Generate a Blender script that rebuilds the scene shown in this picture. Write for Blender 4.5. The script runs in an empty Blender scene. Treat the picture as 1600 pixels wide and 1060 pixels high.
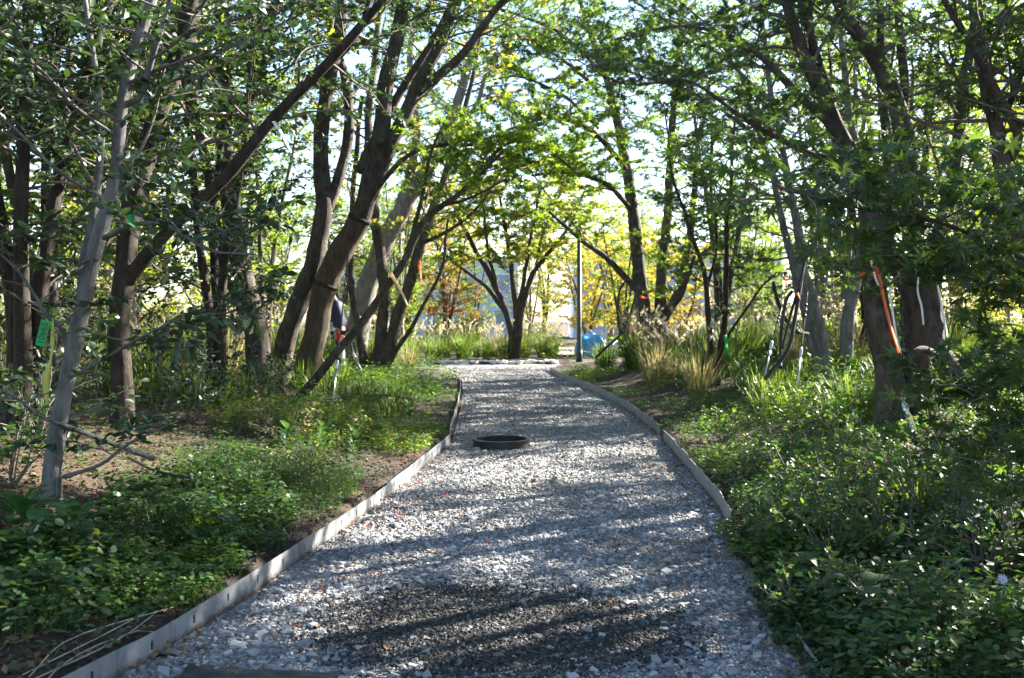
import bpy, math, random
import numpy as np
from mathutils import Vector, Matrix

# ------------------------------------------------------------------ camera, light
random.seed(11)
rng = np.random.default_rng(11)
SC = bpy.context.scene
COL = SC.collection
F, CAMZ, HY = 1500.0, 1.5, 500.0          # focal length in photo pixels, eye height, horizon row

cam_d = bpy.data.cameras.new('camera')
cam_d.sensor_width = 36.0
cam_d.lens = 36.0 * F / 1600.0
cam_d.shift_y = -30.0 / 1600.0
cam_d.clip_start = 0.05
cam_d.clip_end = 3000
cam_d.dof.use_dof = True
cam_d.dof.focus_distance = 6.5
cam_d.dof.aperture_fstop = 4.5
cam = bpy.data.objects.new('camera', cam_d)
cam.location = (0, 0, CAMZ)
cam.rotation_euler = (math.radians(90), 0, 0)
COL.objects.link(cam)
SC.camera = cam

SUN_AZ, SUN_EL = math.radians(57), math.radians(28)
world = bpy.data.worlds.new('World')
SC.world = world
world.use_nodes = True
wn = world.node_tree
sky = wn.nodes.new('ShaderNodeTexSky')
sky.sky_type = 'NISHITA'
sky.sun_disc = False
sky.sun_elevation = SUN_EL
sky.sun_rotation = SUN_AZ
sky.air_density = 1.0
sky.dust_density = .5
sky.ozone_density = 1.0
wn.links.new(sky.outputs[0], wn.nodes['Background'].inputs[0])
wn.nodes['Background'].inputs[1].default_value = 0.055

sun_d = bpy.data.lights.new('sun', 'SUN')
sun_d.energy = 5.0
sun_d.angle = math.radians(0.55)
sun_d.color = (1.0, 0.93, 0.82)
sun = bpy.data.objects.new('sun', sun_d)
to_sun = Vector((math.sin(SUN_AZ) * math.cos(SUN_EL), math.cos(SUN_AZ) * math.cos(SUN_EL), math.sin(SUN_EL)))
sun.rotation_euler = to_sun.to_track_quat('Z', 'Y').to_euler()
sun.location = (20, 15, 25)
COL.objects.link(sun)

SC.view_settings.view_transform = 'Standard'
SC.view_settings.look = 'None'
SC.view_settings.gamma = 1.0
SC.view_settings.exposure = 2.9
cy = SC.cycles
cy.use_denoising = True
cy.max_bounces = 6
cy.diffuse_bounces = 2
cy.glossy_bounces = 2
cy.transmission_bounces = 4
cy.caustics_reflective = False
cy.caustics_refractive = False
cy.sample_clamp_indirect = 6.0
cy.use_adaptive_sampling = True
cy.adaptive_threshold = 0.03


# ------------------------------------------------------------------ helpers
def sstep(a, b, x):
    t = np.clip((np.asarray(x, float) - a) / (b - a), 0, 1)
    return t * t * (3 - 2 * t)


def nz(x, y, s=1.0):
    x = np.asarray(x, float) * s
    y = np.asarray(y, float) * s
    return (np.sin(1.7 * x + 1.3 * np.sin(0.9 * y + .4)) + np.sin(2.3 * y + 1.1 * np.sin(1.6 * x + 2.1))
            + .5 * np.sin(4.1 * x - 3.3 * y + 1.0) + .5 * np.sin(5.3 * y + 2.9 * x)) / 3.0


LY = [-3, 3.4, 4.0, 4.25, 5.55, 7.6, 9.0, 11.7, 14.0, 16.0, 20.0, 24, 27, 28.5, 29.3, 30, 32.4]
LX = [-2.3, -1.82, -1.66, -1.58, -1.38, -1.10, -.96, -.74, -.80, -.86, -1.02, -1.25, -1.7, -2.4, -5, -14, -14]
RY = [-3, 3.4, 4.4, 6.0, 7.76, 11.25, 13.2, 16, 18, 20.5, 22.5, 25, 28, 30, 31, 32.4]
RX = [1.2, 1.24, 1.30, 1.47, 1.66, 1.86, 1.94, 1.94, 1.86, 1.70, 1.5, 1.26, 1.1, 1.35, 1.7, 1.9]


def XL(y): return np.interp(y, LY, LX)
def XR(y): return np.interp(y, RY, RX)


def side(x, y):
    """signed distance outside the gravel (negative inside)"""
    l = XL(y) - x
    r = x - XR(y)
    return np.maximum(np.maximum(l, r), y - 32.4)


def ground_z(x, y):
    x = np.asarray(x, float); y = np.asarray(y, float)
    s = side(x, y)
    amp = np.where(x < 0.3, .40, .50)
    amp = amp * (1 - .9 * sstep(24, 31, y)) * (1 - .5 * sstep(12, 40, np.abs(x)))
    h = -.06 + .15 * sstep(.015, .11, s) + amp * sstep(.25, 3.2, s)
    h = h + sstep(.2, 1.0, s) * (.05 * nz(x, y, 1.3) + .02 * nz(x, y, 4.1))
    far = sstep(32, 40, y)
    return h * (1 - far) + far * (.02 + .05 * nz(x, y, .3))


def gz(x, y): return float(ground_z(x, y))


def P(px, py, d):
    return np.array([(px - 800) / F * d, d, CAMZ + (HY - py) / F * d])


def G(px, py, dmax=90):
    """where the sight line through a photo pixel meets the ground"""
    d = 3.0
    while d < dmax:
        p = P(px, py, d)
        if p[2] <= max(gz(p[0], p[1]), 0 if side(p[0], p[1]) < 0 else -9):
            return p
        d += .02 if d < 12 else .06
    return P(px, py, dmax)


def norm(v):
    v = np.asarray(v, float)
    return v / (np.linalg.norm(v, axis=-1, keepdims=True) + 1e-12)


class MB:
    """collects triangles and quads, builds ONE mesh"""
    def __init__(s):
        s.v = []; s.t = []; s.q = []; s.n = 0

    def add(s, v, t=None, q=None):
        v = np.asarray(v, float).reshape(-1, 3)
        if t is not None and len(t): s.t.append(np.asarray(t, int).reshape(-1, 3) + s.n)
        if q is not None and len(q): s.q.append(np.asarray(q, int).reshape(-1, 4) + s.n)
        s.v.append(v); s.n += len(v)

    def box(s, c, size, rot=0.0):
        hx, hy, hz = [k / 2 for k in size]
        b = np.array([[x, y, z] for x in (-hx, hx) for y in (-hy, hy) for z in (-hz, hz)])
        cr, sr = math.cos(rot), math.sin(rot)
        b = np.stack([b[:, 0] * cr - b[:, 1] * sr, b[:, 0] * sr + b[:, 1] * cr, b[:, 2]], 1) + np.asarray(c)
        s.add(b, q=[[0, 1, 3, 2], [4, 6, 7, 5], [0, 4, 5, 1], [2, 3, 7, 6], [0, 2, 6, 4], [1, 5, 7, 3]])

    def tube(s, pts, rad, k=8, cap=True):
        pts = np.asarray(pts, float); n = len(pts)
        rad = np.broadcast_to(np.asarray(rad, float), (n,))
        tan = norm(np.gradient(pts, axis=0))
        ref = np.array([1., 0, 0]) if abs(tan[0][0]) < .8 else np.array([0, 1., 0])
        u = np.zeros((n, 3))
        cur = ref
        for i in range(n):
            cur = cur - tan[i] * cur.dot(tan[i]); cur = cur / (np.linalg.norm(cur) + 1e-9)
            u[i] = cur
        w = np.cross(tan, u)
        a = np.arange(k) / k * 2 * math.pi
        ring = pts[:, None] + rad[:, None, None] * (np.cos(a)[None, :, None] * u[:, None] + np.sin(a)[None, :, None] * w[:, None])
        i = np.arange(n - 1)[:, None] * k; j = np.arange(k)[None]
        j2 = (j + 1) % k
        q = np.stack([i + j, i + j2, i + k + j2, i + k + j], -1).reshape(-1, 4)
        v = ring.reshape(-1, 3)
        t = []
        if cap:
            v = np.vstack([v, pts[:1], pts[-1:]])
            for m in range(k):
                t.append([n * k, (m + 1) % k, m]); t.append([n * k + 1, (n - 1) * k + m, (n - 1) * k + (m + 1) % k])
        s.add(v, t, q)

    def leaves(s, tpl, pos, d, nrm, size):
        tv, tt = tpl
        pos = np.asarray(pos, float); n = len(pos)
        if n == 0: return
        d = norm(d); nrm = nrm - d * (nrm * d).sum(-1, keepdims=True); nrm = norm(nrm)
        sd = np.cross(nrm, d)
        size = np.broadcast_to(np.asarray(size, float), (n,))[:, None, None]
        v = pos[:, None] + size * (tv[None, :, 0:1] * d[:, None] + tv[None, :, 1:2] * sd[:, None] + tv[None, :, 2:3] * nrm[:, None])
        t = (np.arange(n)[:, None, None] * len(tv) + tt[None]).reshape(-1, 3)
        s.add(v.reshape(-1, 3), t)

    def mesh(s, name, base=(0, 0, 0), smooth=True):
        me = bpy.data.meshes.new(name)
        v = np.vstack(s.v) - np.asarray(base)
        t = np.vstack(s.t) if s.t else np.zeros((0, 3), int)
        q = np.vstack(s.q) if s.q else np.zeros((0, 4), int)
        me.vertices.add(len(v)); me.vertices.foreach_set('co', v.astype(np.float32).ravel())
        li = np.concatenate([t.ravel(), q.ravel()])
        me.loops.add(len(li)); me.loops.foreach_set('vertex_index', li.astype(np.int32))
        npoly = len(t) + len(q)
        st = np.concatenate([np.arange(len(t)) * 3, len(t) * 3 + np.arange(len(q)) * 4])
        me.polygons.add(npoly); me.polygons.foreach_set('loop_start', st.astype(np.int32))
        me.polygons.foreach_set('use_smooth', np.full(npoly, smooth))
        me.update(calc_edges=True)
        return me

    def build(s, name, m, parent=None, smooth=True):
        base = np.array(parent.location if parent is not None and parent.parent is None else
                        ((0, 0, 0) if parent is None else parent['_o'])) if parent is not None else np.zeros(3)
        me = s.mesh(name, base, smooth)
        me.materials.append(m)
        return link(name, me, parent)


def link(name, me, parent=None):
    o = bpy.data.objects.new(name, me)
    COL.objects.link(o)
    if parent is not None: o.parent = parent
    return o


def tag(o, label=None, cat=None, group=None, kind=None):
    if label: o['label'] = label
    if cat: o['category'] = cat
    if group: o['group'] = group
    if kind: o['kind'] = kind
    return o


def thing(name, loc, label, cat, group=None, rz=0.0):
    o = bpy.data.objects.new(name, None)
    COL.objects.link(o)
    o.empty_display_size = .1
    o.matrix_local = Matrix.Translation(Vector([float(k) for k in loc]))
    tag(o, label, cat, group)
    return o


def copy_tree(o, parent=None):
    c = o.copy(); COL.objects.link(c); c.parent = parent
    for ch in list(o.children): copy_tree(ch, c)
    return c


def spline(pts, n):
    """Catmull-Rom through rows of pts (any width)"""
    p = np.asarray(pts, float)
    p = np.vstack([2 * p[0] - p[1], p, 2 * p[-1] - p[-2]])
    m = len(p) - 3
    out = []
    for t in np.linspace(0, m - 1e-6, n):
        i = int(t); f = t - i
        a, b, c, d = p[i], p[i + 1], p[i + 2], p[i + 3]
        out.append(.5 * (2 * b + (c - a) * f + (2 * a - 5 * b + 4 * c - d) * f * f + (3 * b - a - 3 * c + d) * f ** 3))
    return np.array(out)


# ------------------------------------------------------------------ materials
def mat(name):
    m = bpy.data.materials.new(name); m.use_nodes = True
    nt = m.node_tree
    return m, nt, nt.nodes['Principled BSDF'], nt.nodes['Material Output']


def ramp(nt, stops, fac):
    r = nt.nodes.new('ShaderNodeValToRGB')
    e = r.color_ramp.elements
    while len(e) < len(stops): e.new(.5)
    for k, (p, c) in zip(e, stops): k.position = p; k.color = (*c, 1)
    nt.links.new(fac, r.inputs[0])
    return r


def noise(nt, scale, detail=4, rough=.6, coord='Object', stretch=None):
    tc = nt.nodes.new('ShaderNodeTexCoord')
    n = nt.nodes.new('ShaderNodeTexNoise')
    n.inputs['Scale'].default_value = scale; n.inputs['Detail'].default_value = detail; n.inputs['Roughness'].default_value = rough
    src = tc.outputs[coord]
    if stretch:
        mp = nt.nodes.new('ShaderNodeMapping'); mp.inputs['Scale'].default_value = stretch
        nt.links.new(src, mp.inputs[0]); src = mp.outputs[0]
    nt.links.new(src, n.inputs['Vector'])
    return n


def bump(nt, bsdf, src, strength, dist):
    b = nt.nodes.new('ShaderNodeBump'); b.inputs['Strength'].default_value = strength; b.inputs['Distance'].default_value = dist
    nt.links.new(src, b.inputs['Height']); nt.links.new(b.outputs[0], bsdf.inputs['Normal'])


def plain(name, col, rough=.6, metal=0.0, var=.25, scale=9.0):
    m, nt, b, o = mat(name)
    n = noise(nt, scale)
    c = np.array(col)
    r = ramp(nt, [(.3, tuple(c * (1 - var))), (.7, tuple(np.minimum(c * (1 + var), 1)))], n.outputs[0])
    nt.links.new(r.outputs[0], b.inputs['Base Color'])
    b.inputs['Roughness'].default_value = rough; b.inputs['Metallic'].default_value = metal
    return m


def leaf_mat(name, cols, trans=.4, tcol=None, rough=.5, spec=.3):
    """cols: stops over a random value per leaf"""
    m, nt, b, o = mat(name)
    g = nt.nodes.new('ShaderNodeNewGeometry')
    k = len(cols)
    stops = [(i / max(k - 1, 1), c) for i, c in enumerate(cols)]
    r = ramp(nt, stops, g.outputs['Random Per Island'])
    nt.links.new(r.outputs[0], b.inputs['Base Color'])
    b.inputs['Roughness'].default_value = rough
    b.inputs['Specular IOR Level'].default_value = spec
    tr = nt.nodes.new('ShaderNodeBsdfTranslucent')
    mx = nt.nodes.new('ShaderNodeMix'); mx.data_type = 'RGBA'; mx.blend_type = 'MULTIPLY'; mx.inputs[0].default_value = 1
    nt.links.new(r.outputs[0], mx.inputs[6])
    mx.inputs[7].default_value = (*(tcol or (2.6, 2.4, .9)), 1)
    nt.links.new(mx.outputs[2], tr.inputs[0])
    ms = nt.nodes.new('ShaderNodeMixShader'); ms.inputs[0].default_value = trans
    nt.links.new(b.outputs[0], ms.inputs[1]); nt.links.new(tr.outputs[0], ms.inputs[2])
    nt.links.new(ms.outputs[0], o.inputs[0])
    return m


def bark_mat(name, dark, light, patch=None):
    m, nt, b, o = mat(name)
    n = noise(nt, 14, 6, .7, stretch=(1, 1, .28))
    r = ramp(nt, [(.32, dark), (.62, light)], n.outputs[0])
    out = r.outputs[0]
    if patch:
        n2 = noise(nt, 5, 3, .6)
        r2 = ramp(nt, [(.55, (0, 0, 0)), (.66, (1, 1, 1))], n2.outputs[0])
        mx = nt.nodes.new('ShaderNodeMix'); mx.data_type = 'RGBA'
        nt.links.new(r2.outputs[0], mx.inputs[0]); nt.links.new(out, mx.inputs[6]); mx.inputs[7].default_value = (*patch, 1)
        out = mx.outputs[2]
    nt.links.new(out, b.inputs['Base Color'])
    b.inputs['Roughness'].default_value = .85
    b.inputs['Specular IOR Level'].default_value = .2
    n3 = noise(nt, 30, 8, .75, stretch=(1, 1, .3))
    bump(nt, b, n3.outputs[0], 1.0, .035)
    return m


M = {}
M['bark_dark'] = bark_mat('bark_dark', (.022, .018, .014), (.075, .06, .048))
M['bark_mid'] = bark_mat('bark_mid', (.032, .026, .021), (.115, .095, .078), (.13, .125, .105))
M['bark_grey'] = bark_mat('bark_grey', (.085, .08, .078), (.23, .225, .22), (.12, .115, .095))
M['bark_pale'] = bark_mat('bark_pale', (.11, .10, .085), (.28, .25, .22))
M['twig'] = plain('twig', (.12, .10, .085), .8)
M['leaf_ever'] = leaf_mat('leaf_ever', [(.013, .028, .016), (.022, .046, .022), (.04, .072, .028), (.02, .042, .023)], .17, (2.4, 2.6, .9), .36, .5)
M['leaf_maple'] = leaf_mat('leaf_maple', [(.024, .052, .023), (.04, .08, .03), (.062, .106, .03), (.034, .068, .031)], .42, (2.3, 2.3, .7), .42, .5)
M['leaf_bright'] = leaf_mat('leaf_bright', [(.06, .12, .022), (.10, .17, .028), (.14, .19, .035)], .58, (2.4, 2.3, .6), .5)
M['leaf_yellow'] = leaf_mat('leaf_yellow', [(.08, .13, .03), (.14, .17, .035), (.20, .20, .04), (.11, .15, .03)], .58, (2.2, 1.9, .8), .55)
M['leaf_orange'] = leaf_mat('leaf_orange', [(.14, .15, .045), (.22, .18, .06), (.27, .16, .07), (.18, .18, .05)], .5, (2.1, 1.7, .9), .55)
M['leaf_vase'] = leaf_mat('leaf_vase', [(.13, .20, .045), (.18, .235, .05), (.26, .22, .07), (.15, .215, .05)], .6, (2.0, 2.0, .9), .55)
M['leaf_gold'] = leaf_mat('leaf_gold', [(.34, .31, .08), (.44, .40, .12), (.27, .27, .07)], .5, (1.9, 1.7, .8), .55)
M['leaf_wood'] = leaf_mat('leaf_wood', [(.045, .08, .025), (.09, .135, .03), (.15, .17, .035), (.065, .11, .03)], .55, (2.3, 2.2, .8), .55)
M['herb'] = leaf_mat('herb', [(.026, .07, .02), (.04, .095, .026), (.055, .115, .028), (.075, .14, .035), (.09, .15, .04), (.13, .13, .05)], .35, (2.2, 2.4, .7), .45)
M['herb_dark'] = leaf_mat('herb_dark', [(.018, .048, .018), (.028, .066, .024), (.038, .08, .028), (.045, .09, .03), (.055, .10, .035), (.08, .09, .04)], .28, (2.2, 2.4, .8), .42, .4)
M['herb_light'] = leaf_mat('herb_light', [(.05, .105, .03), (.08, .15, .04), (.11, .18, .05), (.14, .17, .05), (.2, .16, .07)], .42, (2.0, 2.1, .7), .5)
M['grass'] = leaf_mat('grass', [(.04, .085, .025), (.07, .12, .03), (.12, .15, .05), (.06, .11, .03)], .4, (2.2, 2.2, .8), .5)
M['dry_grass'] = leaf_mat('dry_grass', [(.18, .17, .08), (.25, .23, .12), (.13, .14, .06), (.32, .28, .18)], .4, (1.7, 1.6, 1.2), .6)
M['plume'] = leaf_mat('plume', [(.34, .31, .22), (.48, .44, .34), (.28, .25, .17)], .5, (1.5, 1.4, 1.3), .7)
M['litter'] = leaf_mat('litter', [(.10, .05, .025), (.18, .09, .04), (.25, .14, .07), (.07, .04, .025)], .15, (1.4, 1.2, .9), .7)
M['red_leaf'] = leaf_mat('red_leaf', [(.5, .06, .03), (.6, .10, .04), (.45, .05, .06)], .3, (1.5, 1.2, 1.0), .6)
M['hosta'] = leaf_mat('hosta', [(.025, .075, .025), (.04, .10, .03), (.06, .13, .035)], .25, (2.0, 2.3, .7), .4, .45)
M['steel'] = plain('steel', (.27, .285, .30), .5, .45, .28, 6)
M['concrete'] = plain('concrete', (.27, .27, .265), .8, 0, .15, 7)
def steel_mat():
    m, nt, b, o = mat('steel')
    n = noise(nt, 3, 5, .7, stretch=(2.5, 2.5, .5)); n2 = noise(nt, 26, 6, .8)
    r = ramp(nt, [(.3, (.17, .175, .18)), (.5, (.28, .29, .305)), (.7, (.36, .37, .385))], n.outputs[0])
    tc = nt.nodes.new('ShaderNodeTexCoord'); sx = nt.nodes.new('ShaderNodeSeparateXYZ'); nt.links.new(tc.outputs['Object'], sx.inputs[0])
    ma = nt.nodes.new('ShaderNodeMath'); ma.operation = 'MULTIPLY_ADD'; ma.inputs[1].default_value = .12; nt.links.new(n2.outputs[0], ma.inputs[0]); nt.links.new(sx.outputs[2], ma.inputs[2])
    r2 = ramp(nt, [(.055, (1, 1, 1)), (.10, (0, 0, 0))], ma.outputs[0])       # splashed mud along the foot
    mx = nt.nodes.new('ShaderNodeMix'); mx.data_type = 'RGBA'
    nt.links.new(r2.outputs[0], mx.inputs[0]); nt.links.new(r.outputs[0], mx.inputs[6]); mx.inputs[7].default_value = (.11, .095, .08, 1)
    nt.links.new(mx.outputs[2], b.inputs['Base Color'])
    b.inputs['Metallic'].default_value = .4; b.inputs['Roughness'].default_value = .5
    bump(nt, b, n.outputs[0], .25, .02)
    return m


M['steel'] = steel_mat()
M['zinc'] = plain('zinc', (.55, .56, .57), .35, .8, .1)
M['black'] = plain('black', (.012, .012, .013), .4, 0, .2)
M['rubber'] = plain('rubber', (.022, .022, .023), .55, 0, .3)
M['white_rope'] = plain('white_rope', (.75, .74, .70), .7, 0, .1)
M['orange'] = leaf_mat('orange_tape', [(.85, .16, .03), (.9, .2, .05)], .3, (1.1, 1.1, 1.1), .45)
M['green'] = leaf_mat('green_tape', [(.02, .42, .12), (.02, .46, .14)], .3, (1.2, 1.2, 1.2), .4)
M['yellow'] = leaf_mat('yellow_tape', [(.62, .62, .16), (.7, .68, .2)], .35, (1.2, 1.2, 1.2), .45)
M['cream'] = leaf_mat('cream_tape', [(.85, .62, .33), (.9, .7, .42)], .35, (1.1, 1.1, 1.1), .45)
M['white'] = plain('white', (.8, .8, .8), .6, 0, .06)
M['ink'] = plain('ink', (.01, .03, .015), .6)
M['post'] = plain('post', (.05, .055, .055), .45, .3, .15)
M['blue_tarp'] = plain('blue_tarp', (.05, .32, .72), .5, 0, .12, 3)
M['timber'] = plain('timber', (.52, .30, .17), .75, 0, .2, 4)
M['render_wall'] = plain('render_wall', (.62, .66, .74), .8, 0, .06, .4)  # pale wall, lightened further to stand in for distance haze
M['glass_dark'] = plain('glass_dark', (.34, .39, .47), .15, 0, .1, .5)  # panes lightened, distance haze put into the colour
M['navy'] = plain('navy', (.018, .026, .07), .75, 0, .3)
M['skin'] = plain('skin', (.45, .27, .19), .6, 0, .08)
M['red'] = plain('red', (.55, .04, .03), .6)
M['stone_white'] = plain('stone_white', (.66, .65, .62), .85, 0, .12, 12)
M['stone_grey'] = plain('stone_grey', (.22, .225, .24), .85, 0, .2, 14)
M['stone_pale'] = plain('stone_pale', (.31, .315, .325), .85, 0, .15, 14)
M['wrap'] = bark_mat('wrap', (.06, .045, .032), (.13, .10, .07))
M['branch_dead'] = plain('branch_dead', (.28, .25, .21), .85)
M['petal'] = leaf_mat('petal', [(.62, .58, .85), (.7, .66, .9)], .3, (1.1, 1.1, 1.1), .6)
M['butter'] = plain('butter', (.7, .5, .05), .6)


def camo():
    m, nt, b, o = mat('camo')
    n = noise(nt, 7, 2, .5)
    r = ramp(nt, [(.47, (.02, .02, .025)), (.53, (.45, .45, .45))], n.outputs[0])
    nt.links.new(r.outputs[0], b.inputs['Base Color']); b.inputs['Roughness'].default_value = .8
    return m


M['camo'] = camo()


def gravel_stuff_mat():
    m, nt, b, o = mat('gravel_stones')
    g = nt.nodes.new('ShaderNodeNewGeometry')
    r = ramp(nt, [(0, (.11, .113, .122)), (.4, (.235, .24, .25)), (.8, (.36, .362, .37)), (1, (.56, .56, .55))], g.outputs['Random Per Island'])
    n = noise(nt, .9, 5, .65)
    r2 = ramp(nt, [(.35, (1, 1, 1)), (.72, (.62, .58, .53))], n.outputs[0])
    mx = nt.nodes.new('ShaderNodeMix'); mx.data_type = 'RGBA'; mx.blend_type = 'MULTIPLY'; mx.inputs[0].default_value = 1
    nt.links.new(r.outputs[0], mx.inputs[6]); nt.links.new(r2.outputs[0], mx.inputs[7])
    nt.links.new(mx.outputs[2], b.inputs['Base Color'])
    b.inputs['Roughness'].default_value = .85
    return m


def path_mat():
    m, nt, b, o = mat('path_base')
    v = nt.nodes.new('ShaderNodeTexVoronoi'); v.inputs['Scale'].default_value = 34
    tc = nt.nodes.new('ShaderNodeTexCoord'); nt.links.new(tc.outputs['Object'], v.inputs['Vector'])
    sep = nt.nodes.new('ShaderNodeSeparateColor'); nt.links.new(v.outputs['Color'], sep.inputs[0])
    r = ramp(nt, [(0, (.085, .085, .09)), (.5, (.19, .19, .195)), (1, (.33, .33, .325))], sep.outputs[0])
    n = noise(nt, 1.1, 4, .6)
    r2 = ramp(nt, [(.42, (0, 0, 0)), (.68, (1, 1, 1))], n.outputs[0])
    mx = nt.nodes.new('ShaderNodeMix'); mx.data_type = 'RGBA'
    nt.links.new(r2.outputs[0], mx.inputs[0]); nt.links.new(r.outputs[0], mx.inputs[6]); mx.inputs[7].default_value = (.16, .145, .125, 1)
    nt.links.new(mx.outputs[2], b.inputs['Base Color'])
    b.inputs['Roughness'].default_value = .9
    bump(nt, b, v.outputs['Distance'], .9, .025)
    return m


def dark_gravel_mat():
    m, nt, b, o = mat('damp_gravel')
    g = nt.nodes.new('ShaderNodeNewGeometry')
    r = ramp(nt, [(0, (.012, .012, .011)), (.6, (.03, .029, .026)), (.9, (.07, .07, .067)), (1, (.28, .28, .28))], g.outputs['Random Per Island'])  # darker chip colours for the foreground patch
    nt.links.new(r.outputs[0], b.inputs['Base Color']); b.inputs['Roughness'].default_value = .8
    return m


def soil_mat():
    m, nt, b, o = mat('soil')
    n = noise(nt, 9, 8, .75)
    r = ramp(nt, [(.3, (.014, .009, .006)), (.5, (.036, .024, .016)), (.72, (.09, .064, .042))], n.outputs[0])
    n2 = noise(nt, .35, 3, .5)
    r2 = ramp(nt, [(.45, (0, 0, 0)), (.6, (1, 1, 1))], n2.outputs[0])
    mx = nt.nodes.new('ShaderNodeMix'); mx.data_type = 'RGBA'
    nt.links.new(r2.outputs[0], mx.inputs[0]); nt.links.new(r.outputs[0], mx.inputs[6])
    r3 = ramp(nt, [(.3, (.035, .022, .013)), (.7, (.13, .088, .052))], n.outputs[0])
    nt.links.new(r3.outputs[0], mx.inputs[7])
    nt.links.new(mx.outputs[2], b.inputs['Base Color'])
    b.inputs['Roughness'].default_value = .95
    n4 = noise(nt, 45, 6, .8)
    bump(nt, b, n4.outputs[0], 1.0, .03)
    return m


M['gravel'] = gravel_stuff_mat()
M['path'] = path_mat()
M['soil'] = soil_mat()
M['damp'] = dark_gravel_mat()


# leaf shapes: (u along, v across, w up), triangles
def tpl(v, t): return np.array(v, float), np.array(t, int)


OVAL2 = tpl([(0, 0, 0), (.45, .25, .07), (1, 0, -.03), (.45, -.25, .07)], [(0, 2, 1), (0, 3, 2)])
OVAL4 = tpl([(0, 0, 0), (.28, .19, .05), (.65, .2, .04), (1, 0, -.06), (.65, -.2, .04), (.28, -.19, .05), (.45, 0, .0)],
            [(0, 6, 1), (1, 6, 2), (2, 6, 3), (0, 5, 6), (5, 4, 6), (4, 3, 6)])
ROUND = tpl([(0, 0, 0), (.25, .4, .05), (.75, .42, .03), (1, 0, -.03), (.75, -.42, .03), (.25, -.4, .05)],
            [(0, 3, 2), (0, 2, 1), (0, 5, 4), (0, 4, 3)])


def maple(n):
    if n == 7:
        ang, ln = [-128, -85, -42, 0, 42, 85, 128], [.35, .68, .92, 1.05, .92, .68, .35]
    elif n == 5:
        ang, ln = [-95, -48, 0, 48, 95], [.6, .9, 1.05, .9, .6]
    else:
        ang, ln = [-75, 0, 75], [.75, 1.05, .75]
    v = [(0, 0, 0)]; t = []
    pr = None
    half = (ang[1] - ang[0]) / 2
    for a, l in zip(ang, ln):
        a0, a1 = math.radians(a - half), math.radians(a + half)
        am = math.radians(a)
        i = len(v)
        rn = .3
        v += [(rn * math.cos(a0), rn * math.sin(a0), .03), (l * math.cos(am), l * math.sin(am), -.1 * l), (rn * math.cos(a1), rn * math.sin(a1), .03)]
        t += [(0, i, i + 1), (0, i + 1, i + 2)]
    v = np.array(v); v *= .62
    v[:, 0] += .12
    return v, np.array(t)


MAP7, MAP5, MAP3 = maple(7), maple(5), maple(3)
BLADE = tpl([(0, .5, 0), (0, -.5, 0), (.5, .4, 0), (.5, -.4, 0), (1, 0, 0)], [(0, 1, 3), (0, 3, 2), (2, 3, 4)])

# ------------------------------------------------------------------ the setting: ground and path
xs = np.concatenate([[-900, -400, -200, -120, -80, -60], np.arange(-45, -8, 1.0), np.arange(-8, 8.01, .125), np.arange(9, 46, 1.0), [60, 80, 120, 200, 400, 900]])
ys = np.concatenate([[-60, -30, -15, -8], np.arange(-4, 2, .5), np.arange(2, 34, .16), np.arange(34, 70, 1.0), [80, 100, 140, 200, 400, 900]])
gx, gy = np.meshgrid(xs, ys)
gv = np.stack([gx, gy, ground_z(gx, gy)], -1)
# snap the columns nearest the path so that the kerb line stays crisp
b = MB()
ny, nx = gx.shape
i = np.arange(ny - 1)[:, None] * nx + np.arange(nx - 1)[None]
b.add(gv.reshape(-1, 3), q=np.stack([i, i + 1, i + nx + 1, i + nx], -1).reshape(-1, 4))
tag(b.build('ground', M['soil']), kind='structure')

py_ = np.arange(-3, 32.41, .1)
b = MB()
rows = []
U = np.linspace(0, 1, 28)
for y in py_:
    x = XL(y) + (XR(y) - XL(y)) * U
    rows.append(np.stack([x, np.full_like(x, y), .012 * nz(x, np.full_like(x, y), 1.5) + .006 * nz(x, np.full_like(x, y), 5)], 1))
pv = np.array(rows); n1, n2 = pv.shape[:2]
i = np.arange(n1 - 1)[:, None] * n2 + np.arange(n2 - 1)[None]
b.add(pv.reshape(-1, 3), q=np.stack([i, i + 1, i + n2 + 1, i + n2], -1).reshape(-1, 4))
path = tag(b.build('gravel_path', M['path']), 'grey gravel path running away between planted banks', kind='structure')
path['_o'] = (0.0, 0.0, 0.0)


def stone_tpl(r):
    """an angular stone: a cube-ish hull of 8 jittered corners plus caps"""
    v = np.array([[x, y, z] for x in (-.5, .5) for y in (-.5, .5) for z in (-.5, .5)]) * [1, .8, .55]
    v = v + r.normal(0, .13, v.shape)
    v = np.vstack([v, [[0, 0, .38], [.62, 0, 0], [-.62, 0, 0], [0, .5, 0], [0, -.5, 0]] + r.normal(0, .06, (5, 3))])
    t = []
    for c, loop in ((8, (1, 5, 7, 3)), (9, (4, 6, 7, 5)), (10, (0, 1, 3, 2)), (11, (2, 3, 7, 6)), (12, (0, 4, 5, 1))):
        for k in range(4): t.append((c, loop[k], loop[(k + 1) % 4]))
    return v, np.array(t)


STONES = [stone_tpl(rng) for _ in range(8)]


def chip_tpl(r):
    v = np.array([[.5, 0, 0], [-.5, 0, 0], [0, .4, 0], [0, -.4, 0], [.05, .05, .3]]) + r.normal(0, .09, (5, 3))
    v = np.vstack([v, v[[0, 2]].mean(0) + [.08, .08, .16]])
    return v, np.array([(0, 5, 4), (5, 2, 4), (2, 1, 4), (1, 3, 4), (3, 0, 4)])


CHIPS = [chip_tpl(rng) for _ in range(8)]


def path_z(x, y): return .012 * nz(x, y, 1.5) + .006 * nz(x, y, 5)


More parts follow.
